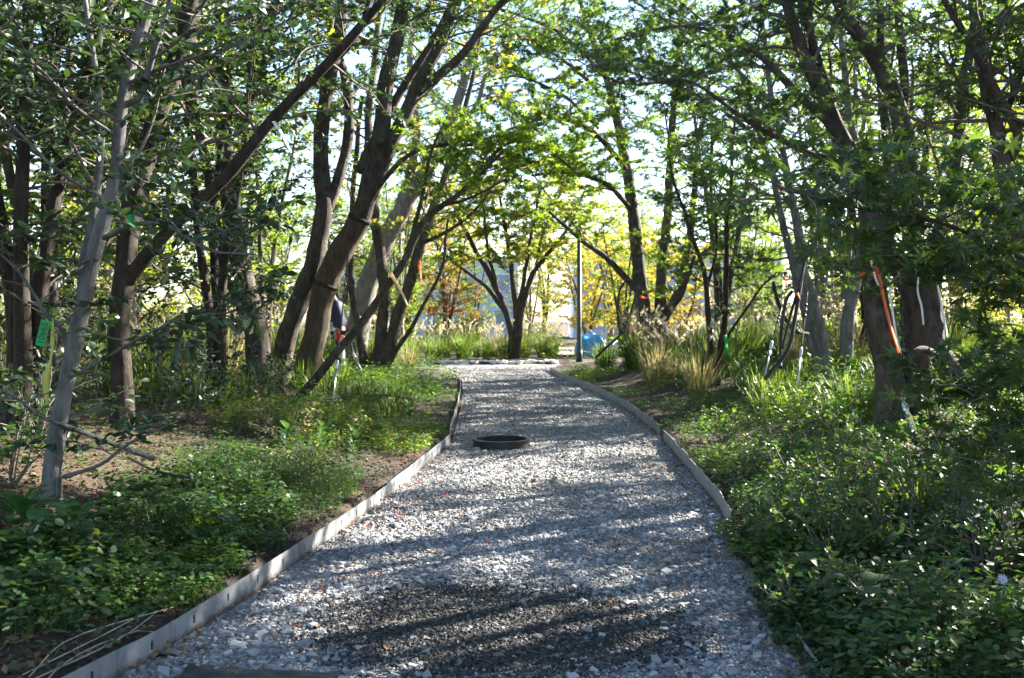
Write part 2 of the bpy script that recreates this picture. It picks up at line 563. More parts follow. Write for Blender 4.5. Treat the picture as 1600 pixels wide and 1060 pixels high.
def in_dark_patch(x, y):
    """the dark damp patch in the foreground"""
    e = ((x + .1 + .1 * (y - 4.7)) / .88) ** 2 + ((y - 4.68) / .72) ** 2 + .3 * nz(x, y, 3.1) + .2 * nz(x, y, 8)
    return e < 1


def scatter_path(n, y0, y1, power=1.0):
    u = rng.random(n) ** power
    y = y0 + (y1 - y0) * u
    x = XL(y) + (XR(y) - XL(y)) * (.01 + .98 * rng.random(n))
    return x, y


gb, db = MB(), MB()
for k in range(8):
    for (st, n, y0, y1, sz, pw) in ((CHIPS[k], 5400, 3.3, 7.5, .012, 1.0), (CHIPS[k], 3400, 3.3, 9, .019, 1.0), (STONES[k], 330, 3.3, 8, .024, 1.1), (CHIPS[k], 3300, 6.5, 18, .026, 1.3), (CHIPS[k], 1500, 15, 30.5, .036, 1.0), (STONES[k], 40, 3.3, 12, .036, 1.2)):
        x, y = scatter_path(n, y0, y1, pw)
        dm = in_dark_patch(x + rng.normal(0, .13, n), y + rng.normal(0, .13, n))
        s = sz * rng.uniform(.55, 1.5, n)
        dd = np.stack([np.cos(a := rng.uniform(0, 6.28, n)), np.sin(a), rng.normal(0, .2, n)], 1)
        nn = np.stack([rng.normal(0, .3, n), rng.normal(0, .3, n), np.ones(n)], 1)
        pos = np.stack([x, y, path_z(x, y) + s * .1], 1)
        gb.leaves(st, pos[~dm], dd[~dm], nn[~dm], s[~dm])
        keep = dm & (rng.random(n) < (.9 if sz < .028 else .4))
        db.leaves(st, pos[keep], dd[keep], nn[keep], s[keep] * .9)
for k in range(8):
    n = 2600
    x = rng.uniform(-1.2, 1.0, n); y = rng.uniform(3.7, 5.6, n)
    keep = in_dark_patch(x + rng.normal(0, .1, n), y + rng.normal(0, .1, n)); x, y = x[keep], y[keep]; n = len(x)
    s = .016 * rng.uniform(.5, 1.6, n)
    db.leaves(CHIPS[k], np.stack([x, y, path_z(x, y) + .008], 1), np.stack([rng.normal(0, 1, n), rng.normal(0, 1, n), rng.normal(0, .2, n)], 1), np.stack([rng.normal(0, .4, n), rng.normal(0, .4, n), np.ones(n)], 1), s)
tag(gb.build('gravel', M['gravel'], path, smooth=False), kind='stuff')
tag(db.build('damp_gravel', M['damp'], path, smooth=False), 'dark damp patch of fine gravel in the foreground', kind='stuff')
# a thin irregular sheet, darker than the path, under the dark chips
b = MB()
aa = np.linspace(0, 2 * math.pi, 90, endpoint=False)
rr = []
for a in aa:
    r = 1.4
    while r > .1 and not in_dark_patch(-.1 + r * .92 * math.cos(a), 4.68 + r * .72 * math.sin(a)): r -= .02
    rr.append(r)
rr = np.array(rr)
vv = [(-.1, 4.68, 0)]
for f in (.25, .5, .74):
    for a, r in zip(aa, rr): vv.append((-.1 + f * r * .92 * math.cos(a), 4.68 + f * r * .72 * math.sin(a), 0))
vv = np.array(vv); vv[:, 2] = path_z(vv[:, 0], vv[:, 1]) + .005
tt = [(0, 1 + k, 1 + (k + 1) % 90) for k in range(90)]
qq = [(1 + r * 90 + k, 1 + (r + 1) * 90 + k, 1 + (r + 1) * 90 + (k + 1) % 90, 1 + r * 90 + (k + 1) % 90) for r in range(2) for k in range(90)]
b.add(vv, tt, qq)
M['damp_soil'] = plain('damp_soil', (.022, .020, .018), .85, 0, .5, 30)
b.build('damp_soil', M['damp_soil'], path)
# the largest stones, one by one
smesh = []
for k, st in enumerate(STONES):
    bb = MB(); bb.add(*st); me = bb.mesh('stone', smooth=False); me.materials.append(M['stone_pale'] if k % 2 else M['stone_grey']); smesh.append(me)
for k in range(300):
    y = 3.6 + 4.6 * rng.random() ** 1.4
    x = XL(y) + (XR(y) - XL(y)) * rng.uniform(.03, .97)
    if in_dark_patch(x, y) and rng.random() < .8: continue
    o = link('stone', smesh[k % 8], path)
    s = rng.uniform(.02, .038) * (1.35 if rng.random() < .12 else 1)
    o.location = (x, y, path_z(x, y) + s * .2); o.scale = (s, s, s)
    o.rotation_euler = (rng.normal(0, .3), rng.normal(0, .3), rng.uniform(0, 6.28))

# ------------------------------------------------------------------ edging plates
def edging(name, label, fx, y0, y1, plate, h, sgn, slots, m, gap=.006, hid=.05):
    base = (float(fx(y0)), y0, 0.0)
    root = thing(name, base, label, 'edging')
    y = y0
    while y < y1 - .05:
        ye = min(y + plate, y1)
        n = max(2, int((ye - y) / .12) + 1)
        yy = np.linspace(y + gap / 2, ye - gap / 2, n)
        xx = fx(yy)
        tl = np.stack([xx, yy], 1)
        tilt = rng.normal(0, .008)
        hh = h + rng.normal(0, .006)
        tan = norm(np.gradient(tl, axis=0)); nr = np.stack([tan[:, 1], -tan[:, 0]], 1) * sgn   # towards the bank
        mb = MB()
        # rows: bottom, slot bottom, slot top, top; holes at slot columns
        zs = [-hid, h * .34, h * .68, hh]
        cols = n
        def vid(i, j, s): return (i * 4 + j) * 2 + s
        v = []
        for i_ in range(cols):
            for j in range(4):
                for s in (0, 1):
                    off = nr[i_] * (s * .006 + tilt * zs[j])
                    v.append((tl[i_, 0] + off[0], tl[i_, 1] + off[1], zs[j]))
        q = []
        hole = set()
        if slots:
            step = max(3, int(.46 / .12))
            hole = {c for c in range(1, cols - 1) if c % step == 1}
        w = .010
        vb = len(v)
        for i_ in range(cols - 1):
            for j in range(3):
                if j == 1 and i_ in hole:
                    # a narrow upright slot in the middle of this cell
                    a = np.array(v[vid(i_, 1, 0)]); c = np.array(v[vid(i_ + 1, 1, 0)])
                    L = np.linalg.norm((c - a)[:2]); f0, f1 = .5 - w / L, .5 + w / L
                    ids = {}
                    for s in (0, 1):
                        for jj in (1, 2):
                            A = np.array(v[vid(i_, jj, s)]); C = np.array(v[vid(i_ + 1, jj, s)])
                            for kf, f in enumerate((f0, f1)):
                                ids[(s, jj, kf)] = len(v); v.append(tuple(A + (C - A) * f))
                    for s in (0, 1):
                        qa = [vid(i_, 1, s), ids[(s, 1, 0)], ids[(s, 2, 0)], vid(i_, 2, s)]
                        qb = [ids[(s, 1, 1)], vid(i_ + 1, 1, s), vid(i_ + 1, 2, s), ids[(s, 2, 1)]]
                        q += [qa, qb]
                    for kf in (0, 1): q.append([ids[(0, 1, kf)], ids[(1, 1, kf)], ids[(1, 2, kf)], ids[(0, 2, kf)]])
                    q.append([ids[(0, 1, 0)], ids[(0, 1, 1)], ids[(1, 1, 1)], ids[(1, 1, 0)]])
                    q.append([ids[(0, 2, 0)], ids[(0, 2, 1)], ids[(1, 2, 1)], ids[(1, 2, 0)]])
                    continue
                for s in (0, 1):
                    q.append([vid(i_, j, s), vid(i_ + 1, j, s), vid(i_ + 1, j + 1, s), vid(i_, j + 1, s)])
            q.append([vid(i_, 3, 0), vid(i_ + 1, 3, 0), vid(i_ + 1, 3, 1), vid(i_, 3, 1)])
        for i_ in (0, cols - 1):
            for j in range(3): q.append([vid(i_, j, 0), vid(i_, j + 1, 0), vid(i_, j + 1, 1), vid(i_, j, 1)])
        mb.add(v, q=q)
        mb.build('plate', m, root, smooth=False)
        y = ye
    return root


edging('metal_edging', 'long galvanised steel edging with upright slots along the left of the path', lambda y: XL(y) - .004, 2.6, 11.75, 1.83, .118, -1, True, M['steel'])
edging('metal_edging', 'far steel edging strip beyond the black ring, left of the path', lambda y: XL(y) - .05, 12.6, 24.0, 1.9, .11, -1, False, M['steel'])
edging('concrete_edging', 'pale grey edging boards curving along the right of the path', lambda y: XR(y) + .004, 6.9, 12.0, .55, .13, 1, False, M['concrete'], .012)
edging('concrete_edging', 'farther pale edging boards curving left towards the centre tree', lambda y: XR(y) + .004, 12.45, 28.5, .62, .125, 1, False, M['concrete'], .014)
edging('concrete_edging', 'short grey edging half buried in leaves at bottom right', lambda y: XR(y) + .004, 2.6, 4.4, .62, .06, 1, False, M['concrete'], .012)


# ------------------------------------------------------------------ trees
def px_stem(rows, n=None, wig=.012):
    """rows of (px, py, depth, width in px) -> smooth points and radii"""
    arr = np.array([[*P(a, b_, d), w * .36 / F * d] for a, b_, d, w in rows])
    n = n or max(8, len(rows) * 5)
    s = spline(arr, n)
    pts, rad = s[:, :3], np.maximum(s[:, 3], .003)
    L = np.linalg.norm(pts[-1] - pts[0])
    ph = rng.uniform(0, 6, 3)
    tt = np.linspace(0, 1, n)[:, None] * L
    pts = pts + wig * np.minimum(1, tt * 2) * np.sin(tt * [5.1, 4.3, 0] + ph)
    rad = rad * (1 + .05 * np.sin(np.linspace(0, L * 9, n) + ph[0]))
    return pts, rad


def add_stem(root, pts, rad, m, flare=True, k=11, name='stem'):
    rad = rad.copy()
    mb = MB()
    if flare:
        z0 = gz(pts[0][0], pts[0][1]) - .12
        d0 = pts[0] - pts[1]; d0 = d0 / np.linalg.norm(d0)
        low = pts[0] + d0 * max(.05, (pts[0][2] - z0)) if d0[2] < -.3 else pts[0] + np.array([0, 0, z0 - pts[0][2]])
        if pts[0][2] > z0:
            pts = np.vstack([low, pts]); rad = np.concatenate([[rad[0] * 1.75], rad])
            rad[1] *= 1.3; rad[2] *= 1.1
    mb.tube(pts, rad, k)
    # knots and ridges
    v = mb.v[0]; v += rng.normal(0, .03, v.shape) * np.median(rad) * .9
    return mb.build(name, m, root)


DENS = [1.9, 1.45, 1.6, 1.15]     # branches, twigs, leaves and reach, over the figures given per stem


CLEAR = [(P(68, 525, 6.0), .27), (P(67, 520, 5.6), .24), (P(67, 520, 5.25), .24), (P(70, 590, 6.05), .2)]


class Crown:
    def __init__(s): s.tw = MB(); s.pos = []; s.dir = []; s.nrm = []; s.sz = []

    def twig(s, p0, d, L, n, lsize, r0=.004, flat=.75, leafless=0.0, spread=.5):
        d = d / np.linalg.norm(d)
        mid = p0 + d * L * .5 + rng.normal(0, .05 * L, 3)
        end = p0 + d * L + np.array([0, 0, -.08 * L]) + rng.normal(0, .06 * L, 3)
        s.tw.tube([p0, mid, end], [r0, r0 * .7, r0 * .35], 3, False)
        if n <= 0: return
        t = rng.uniform(.1, 1.08, n)[:, None]
        pos = np.where(t < .5, p0 + (mid - p0) * t * 2, mid + (end - mid) * (t - .5) * 2) + rng.normal(0, .045 * L + .01, (n, 3)) * [1, 1, .6]
        sd = np.cross(d, [0, 0, 1.]); sd = sd / (np.linalg.norm(sd) + 1e-6)
        sg = rng.choice([-1, 1], n)[:, None]
        dr = d * .55 + sg * sd * rng.uniform(.3, 1, (n, 1)) + rng.normal(0, .35, (n, 3)) + [0, 0, -.15]
        nr = np.array([0, 0, 1.]) + rng.normal(0, flat, (n, 3))
        s.pos.append(pos); s.dir.append(dr); s.nrm.append(nr); s.sz.append(lsize * rng.uniform(.6, 1.25, n))

    def branch(s, p0, d, L, r0, nt, nl, lsize, flat=.75, up=.15, twl=.32, depth=1, t0=.2):
        d = np.asarray(d, float) / np.linalg.norm(d)
        pts = [np.asarray(p0, float)]
        cur = d.copy()
        nseg = 6
        for k in range(nseg):
            cur = cur + rng.normal(0, .16, 3) + [0, 0, up * (.5 - k / nseg)]
            cur = cur / np.linalg.norm(cur)
            pts.append(pts[-1] + cur * L / nseg)
        pts = spline(np.array(pts), 12)
        s.tw.tube(pts, np.linspace(r0, r0 * .25, 12), 5, False)
        for k in range(nt):
            t = t0 + (1 - t0) * (k + rng.random()) / nt
            i = min(int(t * 11), 10)
            p = pts[i] + (pts[i + 1] - pts[i]) * (t * 11 - i)
            dd = pts[i + 1] - pts[i]; dd = dd / np.linalg.norm(dd)
            sd = np.cross(dd, [0, 0, 1.]); sd = sd / (np.linalg.norm(sd) + 1e-6)
            td = dd * .6 + sd * rng.choice([-1, 1]) * rng.uniform(.3, 1.0) + np.array([0, 0, rng.normal(.08, .3)])
            Lt = L * twl * rng.uniform(.5, 1.2) * (1.1 - .5 * t)
            s.twig(p, td, max(Lt, .12), nl, lsize, max(.0025, r0 * .22), flat)
        return pts

    def grow(s, pts, rad, nb, L, start, nt, nl, lsize, flat=.75, up=.25, bias=(0, 0, 0), stop=1.0, twl=.32):
        n = len(pts)
        nb = int(nb * DENS[0]); nt = int(nt * DENS[1]); nl = int(nl * DENS[2]); L = L * DENS[3]
        a0 = rng.uniform(0, 6.28)
        for k in range(nb):
            t = start + (stop - start) * (k + rng.random()) / nb
            i = min(int(t * (n - 1)), n - 2)
            p = pts[i] + (pts[i + 1] - pts[i]) * (t * (n - 1) - i)
            a = a0 + k * 2.4 + rng.normal(0, .4)
            d = np.array([math.cos(a), math.sin(a), up + rng.normal(0, .25)]) + np.asarray(bias)
            s.branch(p, d, L * rng.uniform(.6, 1.15), max(.005, min(rad[i] * .5, L * .012)), nt, nl, lsize, flat, .15, twl)

    def arrays(s):
        return np.vstack(s.pos), np.vstack(s.dir), np.vstack(s.nrm), np.concatenate(s.sz)

    def finish(s, root, shape, m, bm=None, parts=0, near=None):
        if s.tw.n: s.tw.build('branchwork', bm or M['twig'], root)
        if not s.pos: return
        pos, dr, nr, sz = s.arrays()
        for c_, r_ in CLEAR:                       # nothing grows through the hanging tag
            far = np.linalg.norm(pos - c_, axis=1) > r_
            pos, dr, nr, sz = pos[far], dr[far], nr[far], sz[far]
        if parts:
            # the leaves that show largest become objects of their own
            sx = pos[:, 0] / np.maximum(pos[:, 1], .5) * F + 800; sy = HY - (pos[:, 2] - CAMZ) / np.maximum(pos[:, 1], .5) * F
            vis = (sx > 5) & (sx < 1595) & (sy > 5) & (sy < 1055) & (pos[:, 1] > 1)
            score = np.where(vis, sz / np.maximum(pos[:, 1], .5), 0)
            idx = np.argsort(-score)[:parts]
            mb = MB(); mb.add(shape[0], shape[1])
            me = mb.mesh('leaf', smooth=True); me.materials.append(m)
            me2 = me.copy(); co = np.empty(len(me2.vertices) * 3, np.float32); me2.vertices.foreach_get('co', co)
            co = co.reshape(-1, 3); co[:, 2] -= .35 * co[:, 0] ** 2; me2.vertices.foreach_set('co', co.ravel())
            base = np.array(root.location)
            for c, i in enumerate(idx):
                d = norm(dr[i]); n_ = nr[i] - d * nr[i].dot(d); n_ = norm(n_); sd = np.cross(n_, d)
                o = link('leaf', me if c % 2 else me2, root)
                mt = Matrix([[d[0], sd[0], n_[0]], [d[1], sd[1], n_[1]], [d[2], sd[2], n_[2]]]).to_4x4()
                o.matrix_local = Matrix.Translation(Vector(pos[i] - base)) @ mt @ Matrix.Scale(float(sz[i]), 4)
            keep = np.ones(len(pos), bool); keep[idx] = False
            pos, dr, nr, sz = pos[keep], dr[keep], nr[keep], sz[keep]
        mb = MB(); mb.leaves(shape, pos, dr, nr, sz)
        o = mb.build('crown', m, root)
        if parts: o['kind'] = 'stuff'
        return o


def tree(name, label, stems, barkm, specs, shape, lm, group=None, parts=0, base=None, twigm=None, dens=None):
    """stems: lists of pixel rows; specs: one dict of grow() arguments per stem (None = bare)"""
    global DENS
    keep_d = DENS
    if dens: DENS = dens
    st = [px_stem(r) for r in stems]
    b0 = base if base is not None else st[0][0][0]
    root = thing(name, (b0[0], b0[1], gz(b0[0], b0[1])), label, 'tree', group)
    cr = Crown()
    for (pts, rad), sp, rows in zip(st, specs, stems):
        low = abs(pts[0][2] - gz(pts[0][0], pts[0][1])) < .6
        add_stem(root, pts, rad, barkm, low, 12 if rad[0] > .06 else 8, 'stem' if rows[0][3] / 2 / F * rows[0][2] > .03 else 'branch')
        if sp: cr.grow(pts, rad, **sp)
    cr.finish(root, shape, lm, twigm, parts)
    DENS = keep_d
    return root, st, cr


def sp(nb, L, start, nt, nl, ls, **k):
    return dict(nb=nb, L=L, start=start, nt=nt, nl=nl, lsize=ls, **k)


# --- left bank
E = M['leaf_ever']
tree('evergreen_tree', 'slender pale grey trunk with glossy oval leaves at the left edge, nearest tree', [
    [(64, 830, 6.2, 46), (72, 790, 6.2, 40), (95, 650, 6.25, 36), (118, 520, 6.3, 34), (150, 390, 6.35, 33), (176, 280, 6.4, 28), (193, 160, 6.45, 26), (225, 30, 6.5, 24), (262, -110, 6.6, 20), (290, -260, 6.7, 14)],
    [(124, 480, 6.42, 19), (134, 400, 6.55, 19), (150, 300, 6.6, 18), (160, 200, 6.7, 16), (140, 60, 6.8, 13), (120, -120, 6.9, 9)],
    [(193, 165, 6.45, 15), (222, 150, 6.4, 15), (240, 90, 6.3, 13), (268, -10, 6.2, 11), (300, -150, 6.2, 8)],
    [(92, 748, 6.2, 10), (160, 727, 6.0, 8), (205, 695, 5.9, 6), (275, 660, 5.8, 3)],
    [(108, 560, 6.3, 11), (98, 515, 6.25, 9), (75, 490, 6.2, 8), (30, 425, 6.1, 7), (-20, 380, 6.0, 5)],
    [(163, 372, 6.3, 13), (215, 348, 6.1, 10), (265, 352, 6.0, 9), (330, 388, 5.9, 6), (400, 395, 5.8, 4)],
    [(100, 665, 6.2, 8), (60, 650, 6.1, 7), (20, 620, 6.0, 6), (-30, 600, 5.9, 4)],
    [(110, 590, 6.25, 8), (170, 560, 6.0, 7), (240, 520, 5.8, 5), (330, 470, 5.7, 3)],
    [(185, 215, 6.4, 10), (120, 170, 6.2, 8), (60, 110, 6.0, 6), (-20, 60, 5.9, 4)],
    [(140, 300, 6.4, 9), (80, 260, 6.2, 8), (20, 200, 6.1, 6), (-40, 170, 6.0, 4)],
], M['bark_grey'], [sp(6, 1.1, .5, 5, 5, .085, bias=(0, .7, .2)), sp(5, 1.0, .35, 5, 5, .085, bias=(0, .8, 0)), sp(5, 1.0, .3, 5, 6, .085, bias=(0, .4, 0)), sp(4, .5, .45, 4, 4, .08), sp(5, .7, .3, 5, 5, .085),
                    sp(5, .7, .35, 5, 5, .085, bias=(0, .4, 0)), sp(3, .6, .3, 4, 4, .08), sp(4, .6, .35, 5, 5, .085, bias=(.3, .4, 0)), sp(5, .8, .3, 5, 6, .085, bias=(-.3, .3, 0)), sp(5, .8, .3, 5, 6, .085, bias=(-.4, .2, 0))], OVAL4, E, parts=300)

tree('evergreen_tree', 'dark thick trunk behind the slender pale one, one limb slanting up to the right', [
    [(192, 700, 9, 52), (188, 560, 9, 46), (190, 450, 9, 45), (213, 300, 9.1, 45), (250, 170, 9.2, 44), (288, 60, 9.3, 42), (315, -80, 9.4, 36), (330, -260, 9.5, 26)],
    [(196, 445, 9, 32), (262, 360, 8.9, 29), (340, 290, 8.8, 27), (415, 200, 8.7, 25), (500, 110, 8.6, 22), (600, 0, 8.5, 18), (690, -110, 8.5, 13)],
    [(425, 188, 8.7, 15), (480, 120, 8.8, 14), (545, 75, 8.8, 12), (575, 0, 8.8, 11), (600, -100, 8.9, 8)],
    [(250, 180, 9.2, 20), (180, 90, 9.1, 18), (120, -20, 9.0, 14), (80, -140, 9, 10)],
    [(215, 300, 9.1, 16), (150, 230, 9.3, 14), (90, 120, 9.4, 12), (60, 0, 9.4, 9)],
], M['bark_dark'], [sp(16, 1.5, .4, 8, 8, .085), sp(6, 1.0, .45, 6, 6, .08), sp(5, .9, .4, 6, 6, .08), sp(10, 1.3, .2, 8, 8, .085), sp(10, 1.3, .2, 8, 8, .085)], OVAL2, E)

tree('broadleaf_tree', 'grey trunk with a sunlit right flank behind the evergreen leaves, left of the wrapped trunk', [
    [(408, 580, 14, 56), (396, 500, 14, 50), (368, 375, 14, 43), (353, 250, 14, 37), (350, 120, 14, 32), (345, -40, 14, 27), (340, -200, 14, 18)],
    [(388, 500, 14, 27), (347, 405, 13.9, 25), (330, 300, 13.9, 22), (300, 150, 14, 18), (280, 0, 14, 14), (270, -150, 14, 9)],
    [(355, 230, 14, 18), (400, 130, 13.8, 16), (430, 20, 13.7, 12), (450, -120, 13.6, 8)],
], M['bark_mid'], [sp(14, 1.8, .5, 8, 9, .10), sp(12, 1.6, .4, 8, 9, .10), sp(9, 1.5, .3, 8, 9, .10)], OVAL2, M['leaf_wood'])

root, st, cr = tree('broadleaf_tree', 'big leaning clump of wrapped brown trunks left of the path', [
    [(435, 590, 15.6, 46), (458, 495, 15.5, 42), (488, 420, 15.5, 44), (505, 330, 15.5, 38), (502, 200, 15.5, 32), (528, 60, 15.4, 27), (540, -80, 15.4, 21), (545, -240, 15.4, 13)],
    [(472, 612, 15.3, 56), (493, 520, 15.3, 48), (514, 430, 15.3, 50), (558, 350, 15.2, 46), (588, 250, 15.1, 40), (606, 120, 15, 34), (632, 0, 15, 28), (655, -130, 15, 19)],
    [(562, 345, 15.2, 34), (605, 240, 15.1, 32), (645, 150, 15, 29), (690, 60, 15, 24), (735, -50, 15, 18), (770, -160, 15, 11)],
    [(648, 148, 15, 22), (715, 92, 14.9, 19), (775, 15, 14.8, 15), (830, -60, 14.7, 10)],
    [(500, 350, 15.5, 26), (535, 260, 15.6, 24), (545, 150, 15.7, 21), (520, 60, 15.8, 17), (505, -60, 15.9, 12)],
    [(560, 270, 15.1, 22), (600, 190, 15.2, 20), (660, 90, 15.3, 17), (700, 20, 15.4, 14), (720, -80, 15.5, 10)],
    [(570, 320, 15.1, 12), (640, 240, 14.8, 10), (720, 225, 14.5, 8), (800, 235, 14.2, 5)],
], M['bark_mid'], [sp(9, 1.5, .6, 7, 9, .10), sp(7, 1.5, .62, 7, 9, .10), sp(8, 1.5, .45, 7, 9, .10), sp(7, 1.4, .4, 7, 9, .10), sp(8, 1.4, .4, 7, 9, .10), sp(6, 1.3, .5, 7, 9, .10), sp(8, .9, .25, 7, 10, .09)], MAP3, M['leaf_maple'])
b = MB(); p_, r_ = st[1]; sel = slice(1, 18); b.tube(p_[sel], r_[sel] * 1.05 + .004, 14, False); b.build('trunk_wrap', M['wrap'], root)
for k in (17, 10):
    b = MB(); c_ = p_[k:k + 2]; b.tube([c_[0], c_[0] + (c_[1] - c_[0]) * .35], [r_[k] * 1.07 + .008] * 2, 14, True); b.build('wrap_cord', M['bark_dark'], root)

tree('young_tree', 'thin stem leaning steeply right across the wrapped trunks', [
    [(452, 640, 13.5, 22), (520, 560, 13.4, 18), (575, 490, 13.4, 17), (625, 420, 13.3, 16), (660, 350, 13.3, 14), (720, 300, 13.2, 11), (790, 235, 13, 7)],
    [(630, 410, 13.3, 10), (655, 330, 13.4, 9), (670, 250, 13.5, 7), (700, 180, 13.5, 4)],
    [(690, 322, 13.2, 8), (735, 310, 13, 6), (790, 280, 12.8, 4)],
    [(735, 285, 13.2, 8), (790, 225, 13.4, 7), (850, 230, 13.6, 5), (905, 275, 13.8, 3)],
    [(720, 300, 13.2, 7), (770, 250, 13.6, 6), (820, 260, 14.0, 4), (860, 310, 14.2, 3)],
], M['bark_mid'], [sp(6, .9, .6, 6, 9, .085), sp(4, .7, .4, 6, 7, .085), sp(5, .8, .2, 6, 9, .085), sp(11, .8, .1, 7, 10, .09), sp(10, .8, .1, 7, 10, .09)], MAP3, M['leaf_bright'])

tree('broadleaf_tree', 'cluster of slim trunks left of the path behind the leaning stem', [
    [(592, 562, 20, 26), (600, 450, 20, 24), (586, 340, 20, 21), (575, 200, 20, 17), (590, 50, 20, 13), (600, -100, 20, 8)],
    [(600, 562, 20, 28), (640, 440, 20, 24), (668, 350, 20, 20), (700, 260, 20, 15), (732, 150, 20, 11), (755, 30, 20, 7)],
    [(568, 560, 20, 16), (548, 430, 20, 14), (552, 300, 20, 12), (565, 150, 20, 9)],
    [(612, 560, 20, 10), (650, 500, 19.8, 9), (690, 420, 19.7, 7), (700, 340, 19.6, 5)],
    [(660, 380, 20, 10), (700, 360, 19.6, 8), (750, 320, 19.2, 6), (780, 270, 19, 4)],
], M['bark_mid'], [sp(9, 1.7, .45, 7, 7, .11), sp(9, 1.4, .5, 7, 6, .11), sp(7, 1.4, .4, 7, 7, .11), sp(3, .9, .5, 5, 5, .10), sp(3, .9, .5, 5, 6, .1)], OVAL2, M['leaf_yellow'])

tree('pale_tree', 'stout pale trunk leaning right behind the slim cluster', [
    [(548, 560, 23, 56), (580, 430, 23, 46), (632, 320, 23, 38), (695, 215, 23, 26), (735, 90, 23, 17), (765, -30, 23, 9)],
    [(620, 340, 23, 22), (650, 220, 23, 18), (640, 90, 23, 13), (660, -30, 23, 8)],
    [(690, 225, 23, 12), (745, 160, 23, 10), (770, 60, 23, 7)],
], M['bark_pale'], [sp(7, 1.9, .55, 6, 3, .11), sp(8, 1.8, .4, 6, 4, .11), sp(5, 1.4, .3, 6, 3, .11)], OVAL2, M['leaf_orange'])

# --- the tree at the end of the path
tree('vase_tree', 'vase shaped tree with many fanned stems and turning leaves at the path end', [
    [(799, 566, 34, 12), (795, 505, 34, 12), (770, 440, 34, 13), (742, 390, 34, 10), (712, 330, 34, 7), (690, 270, 34, 4)],
    [(803, 566, 34, 12), (806, 500, 34, 11), (800, 430, 34, 11), (790, 360, 34, 8), (775, 280, 34, 4)],
    [(808, 566, 34, 11), (815, 490, 34, 13), (832, 430, 34, 11), (862, 390, 34, 9), (892, 350, 34, 6), (915, 295, 34, 4)],
    [(806, 500, 34, 10), (818, 440, 34, 9), (830, 370, 34, 7), (845, 290, 34, 4)],
    [(790, 490, 34, 9), (760, 450, 34, 8), (722, 420, 34, 6), (690, 395, 34, 4)],
    [(778, 455, 34, 8), (762, 390, 33.5, 7), (755, 320, 33, 5), (740, 250, 33, 3)],
    [(835, 428, 34, 7), (850, 360, 34.5, 6), (875, 300, 35, 4), (880, 250, 35, 3)],
], M['bark_dark'], [sp(9, 1.3, .5, 7, 12, .13), sp(9, 1.4, .5, 7, 12, .13), sp(9, 1.3, .5, 7, 12, .13), sp(8, 1.3, .5, 7, 12, .13), sp(5, 1.0, .6, 6, 8, .13), sp(8, 1.2, .45, 7, 12, .13), sp(8, 1.2, .45, 7, 12, .13)], OVAL2, M['leaf_vase'], dens=[2.6, 1.6, 1.5, 1.15])

# --- right bank
LB = M['leaf_bright']
tree('maple_tree', 'green arching maple with forked trunks behind the black hose loop', [
    [(1012, 552, 26, 38), (1000, 440, 26, 30), (990, 340, 26, 26), (975, 240, 26, 22), (950, 130, 26, 17), (915, 30, 26, 11), (890, -60, 26, 7)],
    [(997, 455, 26, 16), (950, 405, 25.8, 13), (905, 372, 25.5, 10), (858, 330, 25.2, 6)],
    [(1032, 545, 26, 30), (1034, 420, 26, 24), (1044, 330, 26, 20), (1050, 200, 26, 16), (1062, 60, 26, 11), (1070, -80, 26, 7)],
    [(1036, 500, 26, 22), (1062, 450, 26, 20), (1080, 350, 26, 16), (1090, 240, 26, 12), (1110, 120, 26, 8)],
    [(982, 270, 26, 13), (925, 205, 25, 11), (860, 185, 24, 8), (790, 205, 23.4, 5)],
    [(988, 330, 26, 12), (950, 290, 25, 10), (890, 270, 24, 8), (830, 275, 23.5, 5)],
    [(960, 170, 26, 10), (900, 110, 25.2, 8), (840, 70, 24.5, 6), (790, 50, 24, 4)],
    [(945, 120, 26, 9), (880, 55, 25, 8), (800, 20, 24.2, 6), (720, 0, 23.6, 4)],
    [(935, 200, 25.5, 8), (880, 150, 24.6, 7), (810, 120, 24, 5), (750, 130, 23.5, 3)],
    [(1010, 498, 26, 14), (1030, 485, 25, 12), (1062, 465, 24.3, 11), (1085, 400, 24, 8)],
], M['bark_mid'], [sp(10, 1.8, .5, 8, 11, .12), sp(6, 1.3, .3, 7, 9, .12), sp(10, 1.8, .45, 8, 11, .12), sp(8, 1.6, .4, 8, 11, .12), sp(13, 1.5, .2, 9, 13, .12), sp(11, 1.3, .2, 9, 12, .12), sp(10, 1.5, .2, 9, 13, .12), sp(11, 1.5, .15, 9, 12, .12), sp(8, 1.2, .2, 8, 11, .12), sp(5, .9, .5, 6, 8, .12)], MAP3, LB)

tree('young_tree', 'thin two stemmed sapling standing in plumed grass right of the path', [
    [(1110, 590, 17, 16), (1108, 500, 17, 13), (1098, 420, 17, 10), (1075, 350, 17, 8), (1050, 270, 17, 5), (1040, 180, 17, 3)],
    [(1120, 590, 17, 15), (1134, 480, 17, 13), (1135, 380, 17, 11), (1142, 280, 17, 8), (1150, 160, 17, 5)],
    [(1128, 545, 17, 7), (1150, 505, 16.8, 6), (1185, 455, 16.6, 5), (1215, 425, 16.5, 3)],
    [(1105, 450, 17, 7), (1120, 380, 17.2, 6), (1115, 290, 17.4, 4)],
], M['bark_dark'], [sp(9, 1.0, .45, 7, 8, .09), sp(12, 1.2, .4, 7, 9, .09), sp(6, .7, .4, 6, 8, .09), sp(7, .9, .4, 7, 8, .09)], MAP3, M['leaf_maple'])

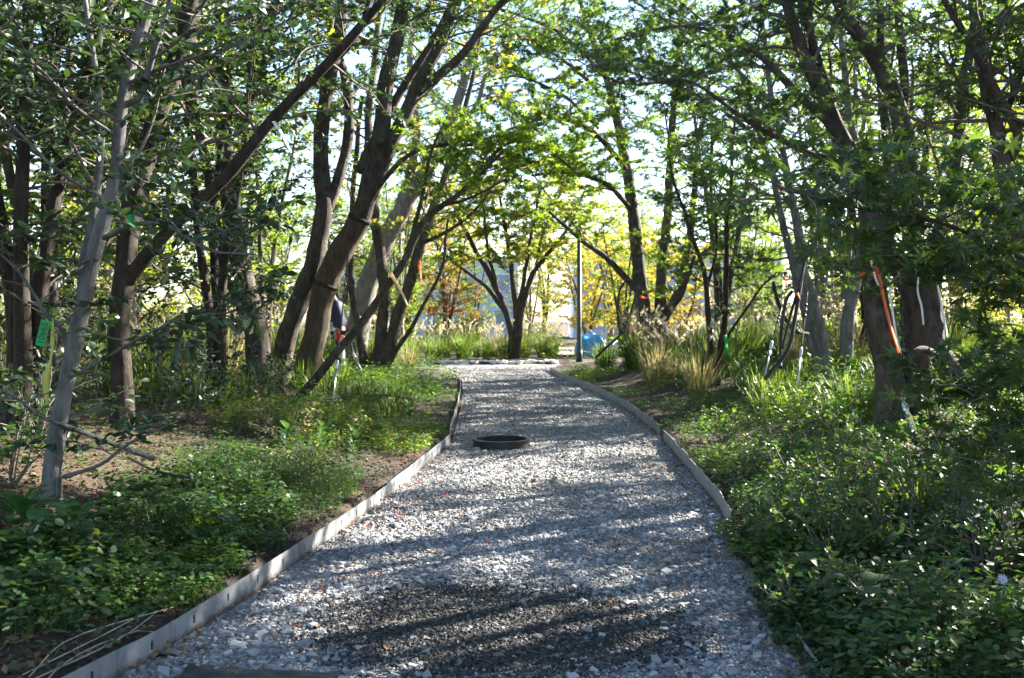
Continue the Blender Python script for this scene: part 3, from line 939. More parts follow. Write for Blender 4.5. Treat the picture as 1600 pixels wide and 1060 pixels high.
LM = M['leaf_maple']
tree('maple_tree', 'pale trunked maple behind the cluster of black hoses on the right', [
    [(1297, 600, 15, 32), (1278, 500, 15, 27), (1255, 420, 15, 24), (1240, 320, 15, 18), (1215, 200, 15, 14), (1195, 70, 15, 10), (1185, -60, 15, 6)],
    [(1285, 590, 15, 28), (1262, 500, 15.3, 24), (1238, 410, 15.6, 18), (1200, 250, 15.8, 12), (1150, 100, 16, 8)],
    [(1318, 600, 15.2, 34), (1328, 480, 15.2, 27), (1345, 400, 15.2, 24), (1348, 290, 15.2, 20), (1322, 140, 15.2, 15), (1310, -20, 15.2, 9)],
    [(1240, 330, 15, 10), (1170, 210, 14.5, 9), (1090, 150, 14, 7), (1000, 120, 13.5, 5), (920, 90, 13.2, 3)],
    [(1205, 160, 15, 9), (1120, 80, 14.4, 8), (1020, 20, 14, 6), (930, -40, 13.6, 4)],
], M['bark_grey'], [sp(10, 1.6, .5, 8, 9, .10), sp(9, 1.5, .5, 8, 9, .10), sp(10, 1.6, .45, 8, 9, .10), sp(13, 1.1, .25, 8, 10, .09), sp(11, 1.2, .2, 8, 10, .09)], MAP3, LM)

tree('maple_tree', 'large dark maple with orange taped trunks spreading upward on the right', [
    [(1395, 660, 9, 66), (1384, 560, 9, 58), (1364, 425, 9, 52), (1350, 300, 9, 42), (1300, 185, 9, 35), (1258, 90, 9, 28), (1225, 0, 9, 22), (1190, -120, 9, 14)],
    [(1310, 205, 9, 20), (1260, 160, 8.9, 18), (1200, 95, 8.8, 14), (1140, 55, 8.7, 10), (1060, 40, 8.6, 6), (960, 60, 8.5, 3)],
    [(1440, 650, 9.2, 60), (1428, 520, 9.2, 54), (1430, 400, 9.2, 50), (1424, 300, 9.2, 44), (1408, 180, 9.2, 40), (1360, 80, 9.2, 33), (1312, 0, 9.2, 27), (1270, -110, 9.2, 18)],
    [(1412, 190, 9.2, 22), (1410, 90, 9.3, 20), (1400, -40, 9.4, 15), (1395, -180, 9.5, 9)],
    [(1392, 430, 9.1, 24), (1386, 270, 9.3, 22), (1378, 110, 9.4, 20), (1372, -40, 9.5, 15), (1370, -180, 9.5, 9)],
    [(1330, 260, 9, 16), (1250, 230, 8.6, 13), (1170, 190, 8.2, 10), (1080, 125, 7.9, 7), (980, 130, 7.6, 4), (900, 90, 7.4, 2.5)],
    [(1310, 200, 9, 18), (1270, 60, 9.2, 15), (1265, -60, 9.3, 11)],
    [(1350, 310, 9, 20), (1285, 165, 9.4, 24), (1262, 60, 9.6, 26), (1250, -60, 9.8, 20), (1240, -180, 9.9, 11)],
], M['bark_mid'], [sp(7, 1.4, .66, 8, 8, .075, bias=(0, .8, .3)), sp(10, .9, .3, 8, 8, .07, bias=(0, .5, 0)), sp(7, 1.4, .68, 8, 8, .075, bias=(0, .8, .3)), sp(6, 1.3, .5, 8, 8, .075, bias=(0, .8, .2)), sp(7, 1.3, .5, 8, 8, .075, bias=(0, .8, .2)),
                   sp(14, .8, .25, 8, 8, .07, bias=(0, .3, 0)), sp(5, 1.1, .5, 7, 8, .075, bias=(0, .7, .2)), sp(6, 1.2, .6, 7, 8, .075, bias=(0, .7, .2))], MAP5, LM)

tree('maple_tree', 'leaning grey stump of a maple with white ropes beside the orange taped trunks', [
    [(1590, 745, 8.4, 60), (1530, 640, 8.5, 54), (1475, 565, 8.6, 48), (1455, 490, 8.7, 42), (1462, 400, 8.8, 36), (1490, 270, 9, 28), (1510, 120, 9.2, 22), (1530, -40, 9.4, 14)],
    [(1470, 560, 8.6, 18), (1440, 545, 8.4, 16), (1415, 570, 8.3, 14), (1395, 610, 8.2, 9)],
    [(1462, 420, 8.8, 16), (1520, 405, 8.6, 14), (1580, 420, 8.4, 11), (1640, 440, 8.2, 8)],
], M['bark_mid'], [sp(7, 1.3, .5, 7, 7, .08), None, sp(8, 1.0, .2, 7, 8, .075)], MAP5, LM)

tree('maple_tree', 'brown maple trunk curving up at the right edge of the picture', [
    [(1680, 760, 7.4, 54), (1640, 560, 7.5, 46), (1602, 400, 7.5, 41), (1572, 280, 7.5, 36), (1556, 200, 7.5, 33), (1535, 95, 7.5, 29), (1518, -20, 7.5, 25), (1505, -180, 7.5, 16)],
    [(1576, 250, 7.5, 24), (1590, 205, 7.4, 22), (1560, 140, 7.3, 18), (1518, 75, 7.3, 16), (1468, -15, 7.2, 13), (1430, -140, 7.2, 8)],
    [(1560, 210, 7.5, 16), (1600, 110, 7.7, 14), (1640, 0, 7.8, 10)],
    [(1590, 195, 7.4, 16), (1625, 190, 7.2, 14), (1690, 160, 7, 10)],
], M['bark_mid'], [sp(9, 1.4, .5, 8, 8, .075), sp(10, 1.1, .35, 8, 8, .075), sp(8, 1.2, .3, 8, 8, .075), sp(6, 1.0, .3, 8, 8, .075)], MAP5, LM)

tree('maple_tree', 'nearest maple boughs with large star leaves hanging in from the right', [
    [(1760, 900, 5.2, 60), (1740, 700, 5.2, 50), (1700, 500, 5.2, 40), (1680, 300, 5.2, 30), (1690, 100, 5.2, 20)],
    [(1690, 440, 5.2, 16), (1580, 395, 5.0, 12), (1460, 345, 4.8, 9), (1340, 325, 4.7, 6), (1230, 300, 4.6, 3)],
    [(1690, 500, 5.2, 14), (1600, 470, 5.0, 10), (1500, 430, 4.9, 7), (1400, 410, 4.8, 4)],
    [(1710, 560, 5.2, 14), (1630, 560, 5.0, 10), (1560, 590, 4.9, 7), (1500, 640, 4.8, 4)],
    [(1720, 600, 5.2, 13), (1650, 640, 5.0, 9), (1590, 690, 4.9, 6), (1530, 730, 4.8, 3)],
], M['bark_mid'], [None, sp(16, .55, .25, 6, 3, .115, twl=.4), sp(12, .5, .25, 6, 3, .115, twl=.4), sp(10, .42, .3, 6, 3, .11, twl=.4), sp(10, .4, .3, 6, 3, .11, twl=.4)], MAP7, LM, parts=300)


# ------------------------------------------------------------------ background wood (copies of a few grown trees)
def proto(name, label, group, h, nst, lm, barkm, nl, ls, shape=OVAL2, spread=.9, nb=9, L=1.6, pale=False):
    root = thing(name, (0, 0, 0), label, 'tree', group)
    cr = Crown()
    for k in range(nst):
        a = k / nst * 6.28 + rng.uniform(-.4, .4)
        w = spread * rng.uniform(.5, 1.2)
        rows = [[.1 * math.cos(a), .1 * math.sin(a), -.25, .085 * rng.uniform(.8, 1.2)],
                [.2 * w * math.cos(a), .2 * w * math.sin(a), h * .2, .07], [.7 * w * math.cos(a + .2), .7 * w * math.sin(a + .2), h * .5, .05],
                [1.2 * w * math.cos(a), 1.2 * w * math.sin(a), h * .78, .03], [1.5 * w * math.cos(a + .2), 1.5 * w * math.sin(a + .2), h, .01]]
        s = spline(np.array(rows), 20)
        pts = s[:, :3] + .03 * np.sin(np.linspace(0, 12, 20))[:, None]
        mb = MB(); mb.tube(pts, np.maximum(s[:, 3], .006), 8)
        mb.build('stem', barkm, root)
        cr.grow(pts, s[:, 3], nb, L, .22, 8, nl, ls, up=.25)
    cr.finish(root, shape, lm)
    return root


def nearness(x, y): return side(x, y)


protos = [
    proto('wood_tree', 'slim green tree in the sunlit wood behind', 'slim green trees of the wood behind', 7.2, 4, M['leaf_wood'], M['bark_mid'], 9, .12),
    proto('wood_tree', 'slim yellow leaved tree in the sunlit wood behind', 'slim yellow trees of the wood behind', 6.6, 4, M['leaf_yellow'], M['bark_pale'], 8, .12),
    proto('wood_tree', 'slim bright green maple in the sunlit wood behind', 'bright green maples of the wood behind', 7.0, 3, M['leaf_bright'], M['bark_mid'], 10, .12, MAP3),
    proto('wood_tree', 'tall thin pale stemmed tree in the wood behind', 'thin pale stemmed trees of the wood behind', 8.0, 3, M['leaf_wood'], M['bark_pale'], 6, .12, OVAL2, .5, 8, 1.2),
    proto('golden_tree', 'golden leaved tree beyond the lamp post', 'golden trees beyond the lamp post', 5.4, 4, M['leaf_gold'], M['bark_mid'], 10, .13, OVAL2, 1.0, 8, 1.3),
]
used = [False] * len(protos)


def put(k, x, y, s=1.0, label=None):
    o = protos[k] if not used[k] else copy_tree(protos[k])
    used[k] = True
    m = Matrix.Translation(Vector((x, y, gz(x, y)))) @ Matrix.Rotation(float(rng.uniform(0, 6.28)), 4, 'Z') @ Matrix.Scale(s, 4)
    o.matrix_local = m
    if label: o['label'] = label
    return o


spots = []
WOOD = []
# left wood
for (x, y) in [(-5.6, 12.5), (-7.6, 10.5), (-8.6, 14), (-6.8, 17), (-10.5, 17.5), (-9, 21), (-6, 22.5), (-13, 21), (-15, 26), (-11, 26), (-7.5, 27), (-18, 31), (-13.5, 32),
               (-9.5, 34), (-21, 38), (-16, 39), (-11, 40), (-25, 46), (-18, 47), (-12, 48), (-7.5, 43), (-30, 54), (-22, 56), (-14, 57), (-8, 55), (-35, 44), (-28, 36), (-22, 28), (-17, 20), (-4.6, 36), (-6, 49)]:
    spots.append((x, y))
for (x, y) in [(6.8, 19), (8.8, 21.5), (11.5, 20), (5.6, 24), (8, 27), (12, 26), (15, 30), (10.5, 32), (19, 36), (14, 38), (9.5, 40), (22, 46), (16, 47), (12, 50),
               (28, 54), (20, 57), (15, 58), (31, 44), (25, 36), (17, 24), (16.5, 19)]:
    spots.append((x, y))
for j, (x, y) in enumerate(spots):
    k = [0, 1, 2, 3][int(rng.integers(0, 4))]
    WOOD.append((k, put(k, x + rng.normal(0, .4), y + rng.normal(0, .5), rng.uniform(.85, 1.2))))
# out of the picture on the right and behind: they shade the foreground
for (x, y, k) in [(9.6, 8.2, 0), (14.5, 9.5, 0), (6.5, 8.5, 0), (8.4, 7.4, 0), (7.7, 12.6, 2), (-6.5, 5.5, 0), (-5.0, 1.5, 3)]:
    WOOD.append((k, put(k, x, y, 1.05)))
for (x, y, k, s) in [(-4.8, 39.5, 2, .95), (-3.6, 56, 1, 1.1), (-1.9, 49, 2, .8), (.9, 47, 1, .8), (2.0, 58, 0, 1.1), (5.6, 55, 1, 1.1), (-6.5, 60, 0, 1.2), (8.5, 62, 2, 1.1), (4.2, 36.5, 2, .8)]:
    WOOD.append((k, put(k, x, y, s)))
protos.append(proto('evergreen_tree', 'x', 'dense evergreens of the left bank', 6.4, 3, E, M['bark_dark'], 9, .085, OVAL2, .8, 11, 1.3)); used.append(False)
for (x, y, s_), w in zip([(-4.5, 8.8, 1.0), (-7.5, 12.4, 1.05), (-3.9, 12.6, .9), (-8.2, 11.5, 1.05), (6.2, 16.6, .95)], ('behind the slender pale trunk', 'second from the left, half out of view', 'just left of the wrapped trunks', 'farthest left of them', 'behind the black hoses on the right bank')):
    put(5, x, y, s_, 'dense dark evergreen with small glossy leaves ' + w)
for x in np.arange(-58, 60, 5.2):
    WOOD.append((k := int(rng.integers(0, 4)), put(k, x + rng.normal(0, 1.2), 68 + rng.normal(0, 3), rng.uniform(1.1, 1.5)))) if abs(x) > 7 else None
protos.append(proto('russet_tree', 'russet orange tree top rising left behind the vase shaped tree', None, 7.6, 4, M['leaf_orange'], M['bark_mid'], 9, .13)); used.append(False)
put(6, -3.1, 45.5, 1.0)
for (x, y, s), w in zip([(3.4, 43, .9), (5.4, 46, 1.0), (7.2, 41, .85)], ('leftmost of the three', 'between the two others', 'rightmost of the three')):
    put(4, x, y, s, 'golden leaved tree beyond the lamp post, ' + w)
us = thing('undergrowth_shrub', (0, 0, 0), 'leafy undergrowth shrub', 'shrub', 'undergrowth shrubs between the far trunks')
cr = Crown()
for k in range(13):
    a = k * 2.4; cr.branch(np.array([0, 0, -.05]), (math.cos(a) * .6, math.sin(a) * .6, 1.), rng.uniform(1.1, 1.9), .014, 12, 10, .10, .75, .1, .36, t0=.12)
cr.finish(us, OVAL2, M['leaf_wood'])
ul = []
for k in range(74):
    sd_ = -1 if k % 2 else 1
    y = rng.uniform(17, 48); x = sd_ * (rng.uniform(5.2, 9) + (y - 17) * rng.uniform(.05, .75)) if k < 64 else rng.uniform(-5, 1.5)
    if k >= 64: y = rng.uniform(38, 52)
    o = us if k == 0 else copy_tree(us)
    o.matrix_local = Matrix.Translation(Vector((x, y, gz(x, y)))) @ Matrix.Rotation(float(rng.uniform(0, 6.28)), 4, 'Z') @ Matrix.Scale(float(rng.uniform(.7, 1.25)), 4)
    ul.append(o)
ORD = ['nearest', 'second nearest', 'third nearest', 'fourth nearest', 'fifth nearest', 'sixth nearest', 'seventh nearest', 'eighth nearest', 'ninth nearest', 'tenth nearest', 'eleventh nearest', 'twelfth nearest', 'thirteenth nearest', 'fourteenth nearest', 'fifteenth nearest', 'sixteenth nearest', 'seventeenth nearest', 'eighteenth nearest', 'nineteenth nearest', 'twentieth nearest']
O2 = ['nearest'] + [q + ' nearest' for q in 'second third fourth fifth sixth seventh eighth ninth tenth eleventh twelfth thirteenth fourteenth fifteenth sixteenth seventeenth eighteenth nineteenth twentieth'.split()]
O2 += ['twenty ' + q for q in ['first', 'second', 'third', 'fourth', 'fifth', 'sixth', 'seventh', 'eighth', 'ninth']] + ['thirtieth'] + ['thirty ' + q for q in ['first', 'second', 'third', 'fourth', 'fifth', 'sixth', 'seventh', 'eighth', 'ninth']] + ['fortieth']
for nm, f in (('left of the path', lambda x: x < -3), ('right of the path', lambda x: x > 3), ('beyond the path end', lambda x: -3 <= x <= 3)):
    for r_, o in enumerate(sorted([o for o in ul if f(o.location.x)], key=lambda o: o.location.y)):
        o['label'] = '%s of the leafy undergrowth shrubs between far trunks %s' % (O2[min(r_, 40)], nm)
KN = ['slim green trees', 'slim yellow leaved trees', 'bright green maples', 'thin pale stemmed trees']
for k in range(4):
    for nm, f in (('left of the path', lambda v: v.x < -3.2 or (v.x < 0 and v.y < 33)), ('right of the path', lambda v: v.x > 5.9), ('straight beyond the path end', lambda v: -3.2 <= v.x <= 5.9 and not (v.x < 0 and v.y < 33))):
        for r_, o in enumerate(sorted([o for kk, o in WOOD if kk == k and f(o.location)], key=lambda o: o.location.y)):
            o['label'] = '%s of the %s in the wood %s' % (ORD[min(r_, 19)], KN[k], nm)


# ------------------------------------------------------------------ tall grass, herbs, ground cover
def tuft_mesh(n, h, w, lean, m, plumes=0):
    mb = MB()
    a = rng.uniform(0, 6.28, n); r = rng.random(n) ** .7 * .16
    pos = np.stack([r * np.cos(a), r * np.sin(a), np.full(n, -.03)], 1)
    hh = h * rng.uniform(.5, 1.1, n)
    out = np.stack([np.cos(a), np.sin(a), np.zeros(n)], 1)
    ln = lean * rng.uniform(.2, 1.3, n)
    # three joints per blade, bending outward
    p1 = pos + out * (ln * .25 * hh)[:, None] + np.array([0, 0, 1.]) * (hh * .5)[:, None]
    p2 = pos + out * (ln * .6 * hh)[:, None] + np.array([0, 0, 1.]) * (hh * .85)[:, None]
    p3 = pos + out * (ln * 1.05 * hh)[:, None] + np.array([0, 0, 1.]) * (hh * (1 - .25 * ln))[:, None]
    b_ = a + rng.normal(1.57, .6, n)
    sd = np.stack([np.cos(b_), np.sin(b_), np.zeros(n)], 1) * (w * rng.uniform(.6, 1.2, n))[:, None]
    v = np.stack([pos - sd * .7, pos + sd * .7, p1 - sd, p1 + sd, p2 - sd * .7, p2 + sd * .7, p3], 1)
    t = np.array([(0, 1, 3), (0, 3, 2), (2, 3, 5), (2, 5, 4), (4, 5, 6)])
    mb.add(v.reshape(-1, 3), (np.arange(n)[:, None, None] * 7 + t[None]).reshape(-1, 3))
    me = mb.mesh('blades'); me.materials.append(m)
    pm = None
    if plumes:
        mb = MB()
        for k in range(plumes):
            aa = rng.uniform(0, 6.28); l = rng.uniform(.15, .6)
            p0 = np.array([.08 * math.cos(aa), .08 * math.sin(aa), 0]); H = h * rng.uniform(1.0, 1.35)
            top = p0 + np.array([math.cos(aa) * l * .5, math.sin(aa) * l * .5, H])
            tip = top + np.array([math.cos(aa) * .16, math.sin(aa) * .16, .14])
            mb.tube([p0, (p0 + top) / 2, top], [.003, .0025, .002], 3, False)
            nn = 26
            tt = rng.random(nn)[:, None]
            mb.leaves(OVAL2, top + (tip - top) * tt, (tip - top) / np.linalg.norm(tip - top) + rng.normal(0, .45, (nn, 3)), rng.normal(0, 1, (nn, 3)), .055 * rng.uniform(.7, 1.3, nn))
        pm = mb.mesh('plume'); pm.materials.append(M['plume'])
    return me, pm


TALL = [tuft_mesh(150, .85, .007, .55, M['grass'], 4) for _ in range(2)] + [tuft_mesh(130, .85, .006, .6, M['dry_grass'], 6) for _ in range(2)]
LOW = [tuft_mesh(70, .42, .006, .6, M['grass']) for _ in range(3)]


def tuft(kind, x, y, s, name, label, group):
    me, pm = kind
    o = thing(name, (x, y, gz(x, y)), label, 'grass', group)
    c = link('blades', me, o)
    if pm is not None: link('plume', pm, o)
    o.matrix_local = Matrix.Translation(Vector((x, y, gz(x, y)))) @ Matrix.Rotation(float(rng.uniform(0, 6.28)), 4, 'Z') @ Matrix.Scale(float(s), 4)
    return o


cnt = 0
def plumed(x0, x1, y0, y1, n, side_name, dry):
    global cnt
    for _ in range(n):
        y = rng.uniform(y0, y1); x = rng.uniform(x0, x1)
        if side(x, y) < .9 or (1.7 < x < 4.6 and y > 27): continue
        k = (2 + cnt % 2) if rng.random() < dry else cnt % 2
        cnt += 1
        tuft(TALL[k], x, y, rng.uniform(.8, 1.25), 'plume_grass', 'tall plumed grass clump %s' % side_name, 'tall grasses %s' % side_name)


plumed(2.9, 7.5, 15.5, 25, 58, 'on the right bank beneath the maples', .25)
plumed(-12, -4.5, 12, 27, 70, 'among the trees of the left bank', .45)
plumed(-6.2, -2.6, 22, 28, 22, 'left of the path end', .25)
plumed(-3.6, 4.0, 33.6, 38, 42, 'around the foot of the vase shaped tree', .35)
plumed(2.4, 3.6, 23, 30, 12, 'near the foot of the lamp post', .2)
plumed(5.5, 16, 26, 40, 40, 'in the clearing far right', .6)
plumed(-22, -10, 28, 42, 40, 'in the clearing far left', .5)
for _ in range(46):
    y = rng.uniform(10.0, 17); x = XR(y) + rng.uniform(1.4, 4.2)
    tuft(LOW[_ % 3], x, y, rng.uniform(.8, 1.5), 'grass_tuft', 'leafy green grass tuft on the right bank', 'green grass tufts on the right bank')
for _ in range(40):
    y = rng.uniform(11.0, 22); x = XL(y) - rng.uniform(.8, 4.5)
    tuft(LOW[_ % 3], x, y, rng.uniform(.7, 1.4), 'grass_tuft', 'leafy green grass tuft on the left bank', 'green grass tufts on the left bank')
for _ in range(10):
    y = rng.uniform(4.2, 8); x = XR(y) + rng.uniform(.6, 2.6)
    tuft(LOW[_ % 3], x, y, rng.uniform(.5, .85), 'grass_tuft', 'thin grass tuft among herbs at the lower right', 'thin tufts at the lower right')


def cover(name, label, n, sampler, m, size, height, shape=ROUND, tilt=.45, clump=.1, inside=-.06):
    """low leafy cover: leaves at many heights over the soil, mounded by noise"""
    x, y = sampler(n)
    keep = side(x, y) > -inside
    x, y = x[keep], y[keep]
    n = len(x)
    mound = 1.55 * height * (clump + (1 - clump) * np.clip(.5 + .62 * nz(x, y, 2.9) + .25 * nz(x + 3, y, 7), 0, 1.3)) * np.clip(.35 + side(x, y) * 1.5, .15, 1)
    hz = rng.random(n) ** .6 * np.maximum(mound, .015)
    a = rng.uniform(0, 6.28, n)
    d = np.stack([np.cos(a), np.sin(a), rng.normal(-.05, .25, n)], 1)
    nr = np.stack([rng.normal(0, tilt, n), rng.normal(0, tilt, n), np.ones(n)], 1)
    mb = MB()
    mb.leaves(shape, np.stack([x, y, np.maximum(ground_z(x, y), .01) + hz + .012], 1), d, nr, size * rng.uniform(.55, 1.3, n))
    # stalks
    k = min(n, 2500)
    i = rng.choice(n, k, replace=False)
    p0 = np.stack([x[i], y[i], ground_z(x[i], y[i])], 1); p1 = np.stack([x[i] + rng.normal(0, .01, k), y[i], ground_z(x[i], y[i]) + hz[i] + .012], 1)
    w = np.array([.0016, 0, 0])
    mb.add(np.stack([p0 - w, p0 + w, p1], 1).reshape(-1, 3), np.arange(k * 3).reshape(-1, 3))
    return tag(mb.build(name, m), label, 'plants', kind='stuff')


def noisy(xf, y0, y1, thr, fs=1.0, pw=1.0, seed=0.0):
    """sampler: rejects where the patch noise is low"""
    def f(n):
        xs_, ys_ = [], []
        got = 0
        while got < n:
            y = y0 + (y1 - y0) * rng.random(n) ** pw
            x = xf(y, rng.random(n))
            k = nz(x + seed, y + seed * .7, fs) + rng.normal(0, .12, n) > thr
            xs_.append(x[k]); ys_.append(y[k]); got += int(k.sum())
        return np.concatenate(xs_)[:n], np.concatenate(ys_)[:n]
    return f


def blob(cx, cy_, rx, ry):
    def f(n):
        a = rng.uniform(0, 6.28, n); r = rng.random(n) ** .5 * (1 + .22 * np.sin(3 * a + cx) + .12 * np.sin(7 * a + cy_))
        return cx + rx * r * np.cos(a), cy_ + ry * r * np.sin(a)
    return f


lft = lambda w: (lambda y, u: XL(y) - .08 - w * u)
rgt = lambda w: (lambda y, u: XR(y) + .06 + w * u)


def gblob(px, py, rx, ry):
    p = G(px, py); return blob(p[0], p[1], rx, ry)


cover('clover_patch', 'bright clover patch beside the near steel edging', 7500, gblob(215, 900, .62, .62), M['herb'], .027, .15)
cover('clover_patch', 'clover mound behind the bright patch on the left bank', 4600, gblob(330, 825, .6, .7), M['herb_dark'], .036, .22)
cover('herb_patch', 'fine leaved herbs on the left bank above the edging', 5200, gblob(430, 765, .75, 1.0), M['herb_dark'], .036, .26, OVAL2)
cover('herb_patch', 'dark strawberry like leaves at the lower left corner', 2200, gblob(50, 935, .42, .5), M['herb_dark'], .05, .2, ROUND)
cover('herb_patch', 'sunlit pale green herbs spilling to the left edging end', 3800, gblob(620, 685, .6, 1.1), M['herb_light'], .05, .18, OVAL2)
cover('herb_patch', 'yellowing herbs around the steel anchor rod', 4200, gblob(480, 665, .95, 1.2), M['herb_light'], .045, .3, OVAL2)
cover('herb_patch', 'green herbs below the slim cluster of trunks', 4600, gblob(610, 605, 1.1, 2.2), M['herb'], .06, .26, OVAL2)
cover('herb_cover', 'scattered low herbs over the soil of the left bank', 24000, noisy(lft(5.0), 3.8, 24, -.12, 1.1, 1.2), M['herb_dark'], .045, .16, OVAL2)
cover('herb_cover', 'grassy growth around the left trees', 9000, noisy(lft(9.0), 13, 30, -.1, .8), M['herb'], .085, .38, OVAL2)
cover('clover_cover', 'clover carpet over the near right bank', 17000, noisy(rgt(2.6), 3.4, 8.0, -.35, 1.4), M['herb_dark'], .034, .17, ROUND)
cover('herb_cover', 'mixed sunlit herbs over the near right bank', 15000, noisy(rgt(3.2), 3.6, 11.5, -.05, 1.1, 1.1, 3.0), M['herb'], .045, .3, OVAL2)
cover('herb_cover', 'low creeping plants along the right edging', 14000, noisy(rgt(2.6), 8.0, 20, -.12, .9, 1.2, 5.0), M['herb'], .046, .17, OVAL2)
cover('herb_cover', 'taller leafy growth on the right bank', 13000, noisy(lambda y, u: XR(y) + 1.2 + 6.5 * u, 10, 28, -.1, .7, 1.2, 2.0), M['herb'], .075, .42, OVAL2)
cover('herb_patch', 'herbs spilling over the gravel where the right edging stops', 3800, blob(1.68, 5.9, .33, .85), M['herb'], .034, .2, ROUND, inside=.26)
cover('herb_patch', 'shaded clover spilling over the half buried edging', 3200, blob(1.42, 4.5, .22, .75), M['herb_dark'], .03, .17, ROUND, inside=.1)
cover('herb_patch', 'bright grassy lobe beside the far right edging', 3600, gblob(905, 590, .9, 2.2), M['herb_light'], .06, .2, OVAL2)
cover('meadow', 'sunlit meadow growth beyond the path end', 12000, lambda n: (rng.uniform(-26, 26, n), 33 + 26 * rng.random(n) ** 1.3), M['herb_light'], .14, .4, OVAL2)

mb = MB()
for k in range(8):
    n = 1900
    y = 3.4 + 10 * rng.random(n) ** 1.3
    x = np.where(rng.random(n) < .6, XL(y) - .06 - 3.6 * rng.random(n), XR(y) + .06 + 3.2 * rng.random(n))
    mb.leaves(CHIPS[k], np.stack([x, y, ground_z(x, y) + .002], 1), np.stack([rng.normal(0, 1, n), rng.normal(0, 1, n), rng.normal(0, .2, n)], 1), np.stack([rng.normal(0, .3, n), rng.normal(0, .3, n), np.ones(n)], 1), .026 * rng.uniform(.4, 1.7, n))
M['clod'] = leaf_mat('clod', [(.02, .013, .009), (.06, .04, .026), (.11, .08, .055), (.04, .028, .02)], 0.0, None, .95, .1)
tag(mb.build('mulch', M['clod'], None, False), 'dark crumbs of soil and bark mulch on the banks', 'mulch', kind='stuff')
# fallen leaves along the edges of the path and on the soil
mb = MB()
n = 2600
y = 3.6 + 14 * rng.random(n) ** 1.3
u = np.where(rng.random(n) < .5, rng.random(n) ** 2.2 * .35, 1 - rng.random(n) ** 2.2 * .3)
x = XL(y) + .02 + (XR(y) - XL(y) - .04) * u
mb.leaves(OVAL4, np.stack([x, y, path_z(x, y) + .022], 1), np.stack([rng.normal(0, 1, n), rng.normal(0, 1, n), rng.normal(0, .25, n)], 1), np.stack([rng.normal(0, .4, n), rng.normal(0, .4, n), np.ones(n)], 1), .035 * rng.uniform(.5, 1.4, n))
n = 15000
y = 3.4 + 15 * rng.random(n) ** 1.2
x = np.where(rng.random(n) < .55, XL(y) - .05 - 4.2 * rng.random(n), XR(y) + .05 + 4.0 * rng.random(n))
mb.leaves(OVAL2, np.stack([x, y, ground_z(x, y) + .012], 1), np.stack([rng.normal(0, 1, n), rng.normal(0, 1, n), rng.normal(0, .25, n)], 1), np.stack([rng.normal(0, .4, n), rng.normal(0, .4, n), np.ones(n)], 1), .04 * rng.uniform(.35, 1.4, n))
tag(mb.build('leaf_litter', M['litter']), 'dry brown leaf litter along the path edges and on the soil', 'leaf litter', kind='stuff')
mb = MB(); mb.add(*MAP5); rl = mb.mesh('fallen_leaf'); rl.materials.append(M['red_leaf'])
for (px, py) in [(657, 757), (572, 832), (590, 905), (655, 788), (545, 830), (700, 780), (765, 860), (1180, 780), (505, 925), (620, 812)]:
    p = G(px, py)
    o = link('fallen_leaf', rl)
    tag(o, 'small red maple leaf lying on the grey gravel', 'leaf', 'red leaves fallen on the gravel')
    o.location = (p[0], p[1], path_z(p[0], p[1]) + .035); o.rotation_euler = (rng.normal(0, .5), rng.normal(0, .5), rng.uniform(0, 6.28)); o.scale = (.07, .07, .07)


# --- single plants
def leaf_mesh(shape_pts, m, name='leaf', curl=.25):
    """a leaf blade with a midrib fold, several cells long; shape_pts: half widths along the length"""
    n = len(shape_pts)
    v = []
    for k, w in enumerate(shape_pts):
        u = k / (n - 1)
        z = .22 * math.sin(u * 2.2) - curl * u * u
        v += [(u, -w, z + w * .25), (u, 0, z), (u, w, z + w * .25)]
    q = []
    for k in range(n - 1):
        a = k * 3
        q += [(a, a + 1, a + 4, a + 3), (a + 1, a + 2, a + 5, a + 4)]
    mb = MB(); mb.add(v, q=q)
    me = mb.mesh(name); me.materials.append(m)
    return me


BROAD = leaf_mesh([.02, .14, .25, .29, .27, .18, .01], M['hosta'])
PLANT = leaf_mesh([.03, .05, .2, .29, .28, .17, .02], M['herb_dark'], curl=.4)
GLOSS = leaf_mesh([.01, .12, .2, .22, .18, .1, .01], M['herb_dark'])


def rosette(name, label, cat, x, y, n, L, me, up=.6, group=None, spikes=0):
    root = thing(name, (x, y, gz(x, y)), label, cat, group)
    for k in range(n):
        a = k * 2.4 + rng.normal(0, .2)
        el = up * rng.uniform(.5, 1.3) * (1 - .5 * k / n)
        o = link('leaf', me, root)
        o.matrix_local = (Matrix.Translation(Vector((.03 * math.cos(a), .03 * math.sin(a), .02 + .012 * (n - k)))) @ Matrix.Rotation(float(a), 4, 'Z')
                          @ Matrix.Rotation(-float(el), 4, 'Y') @ Matrix.Scale(float(L * rng.uniform(.75, 1.15)), 4))
    for k in range(spikes):
        mb = MB()
        base = np.array(root.location)
        t_ = base + [rng.normal(0, .05), rng.normal(0, .05), rng.uniform(.16, .28)]
        mb.tube([base + [0, 0, .01], base * .5 + t_ * .5 + [.01, 0, .01], t_], [.002, .0018, .0035], 5)
        mb.build('flower_spike', M['dry_grass'], root)
    return root


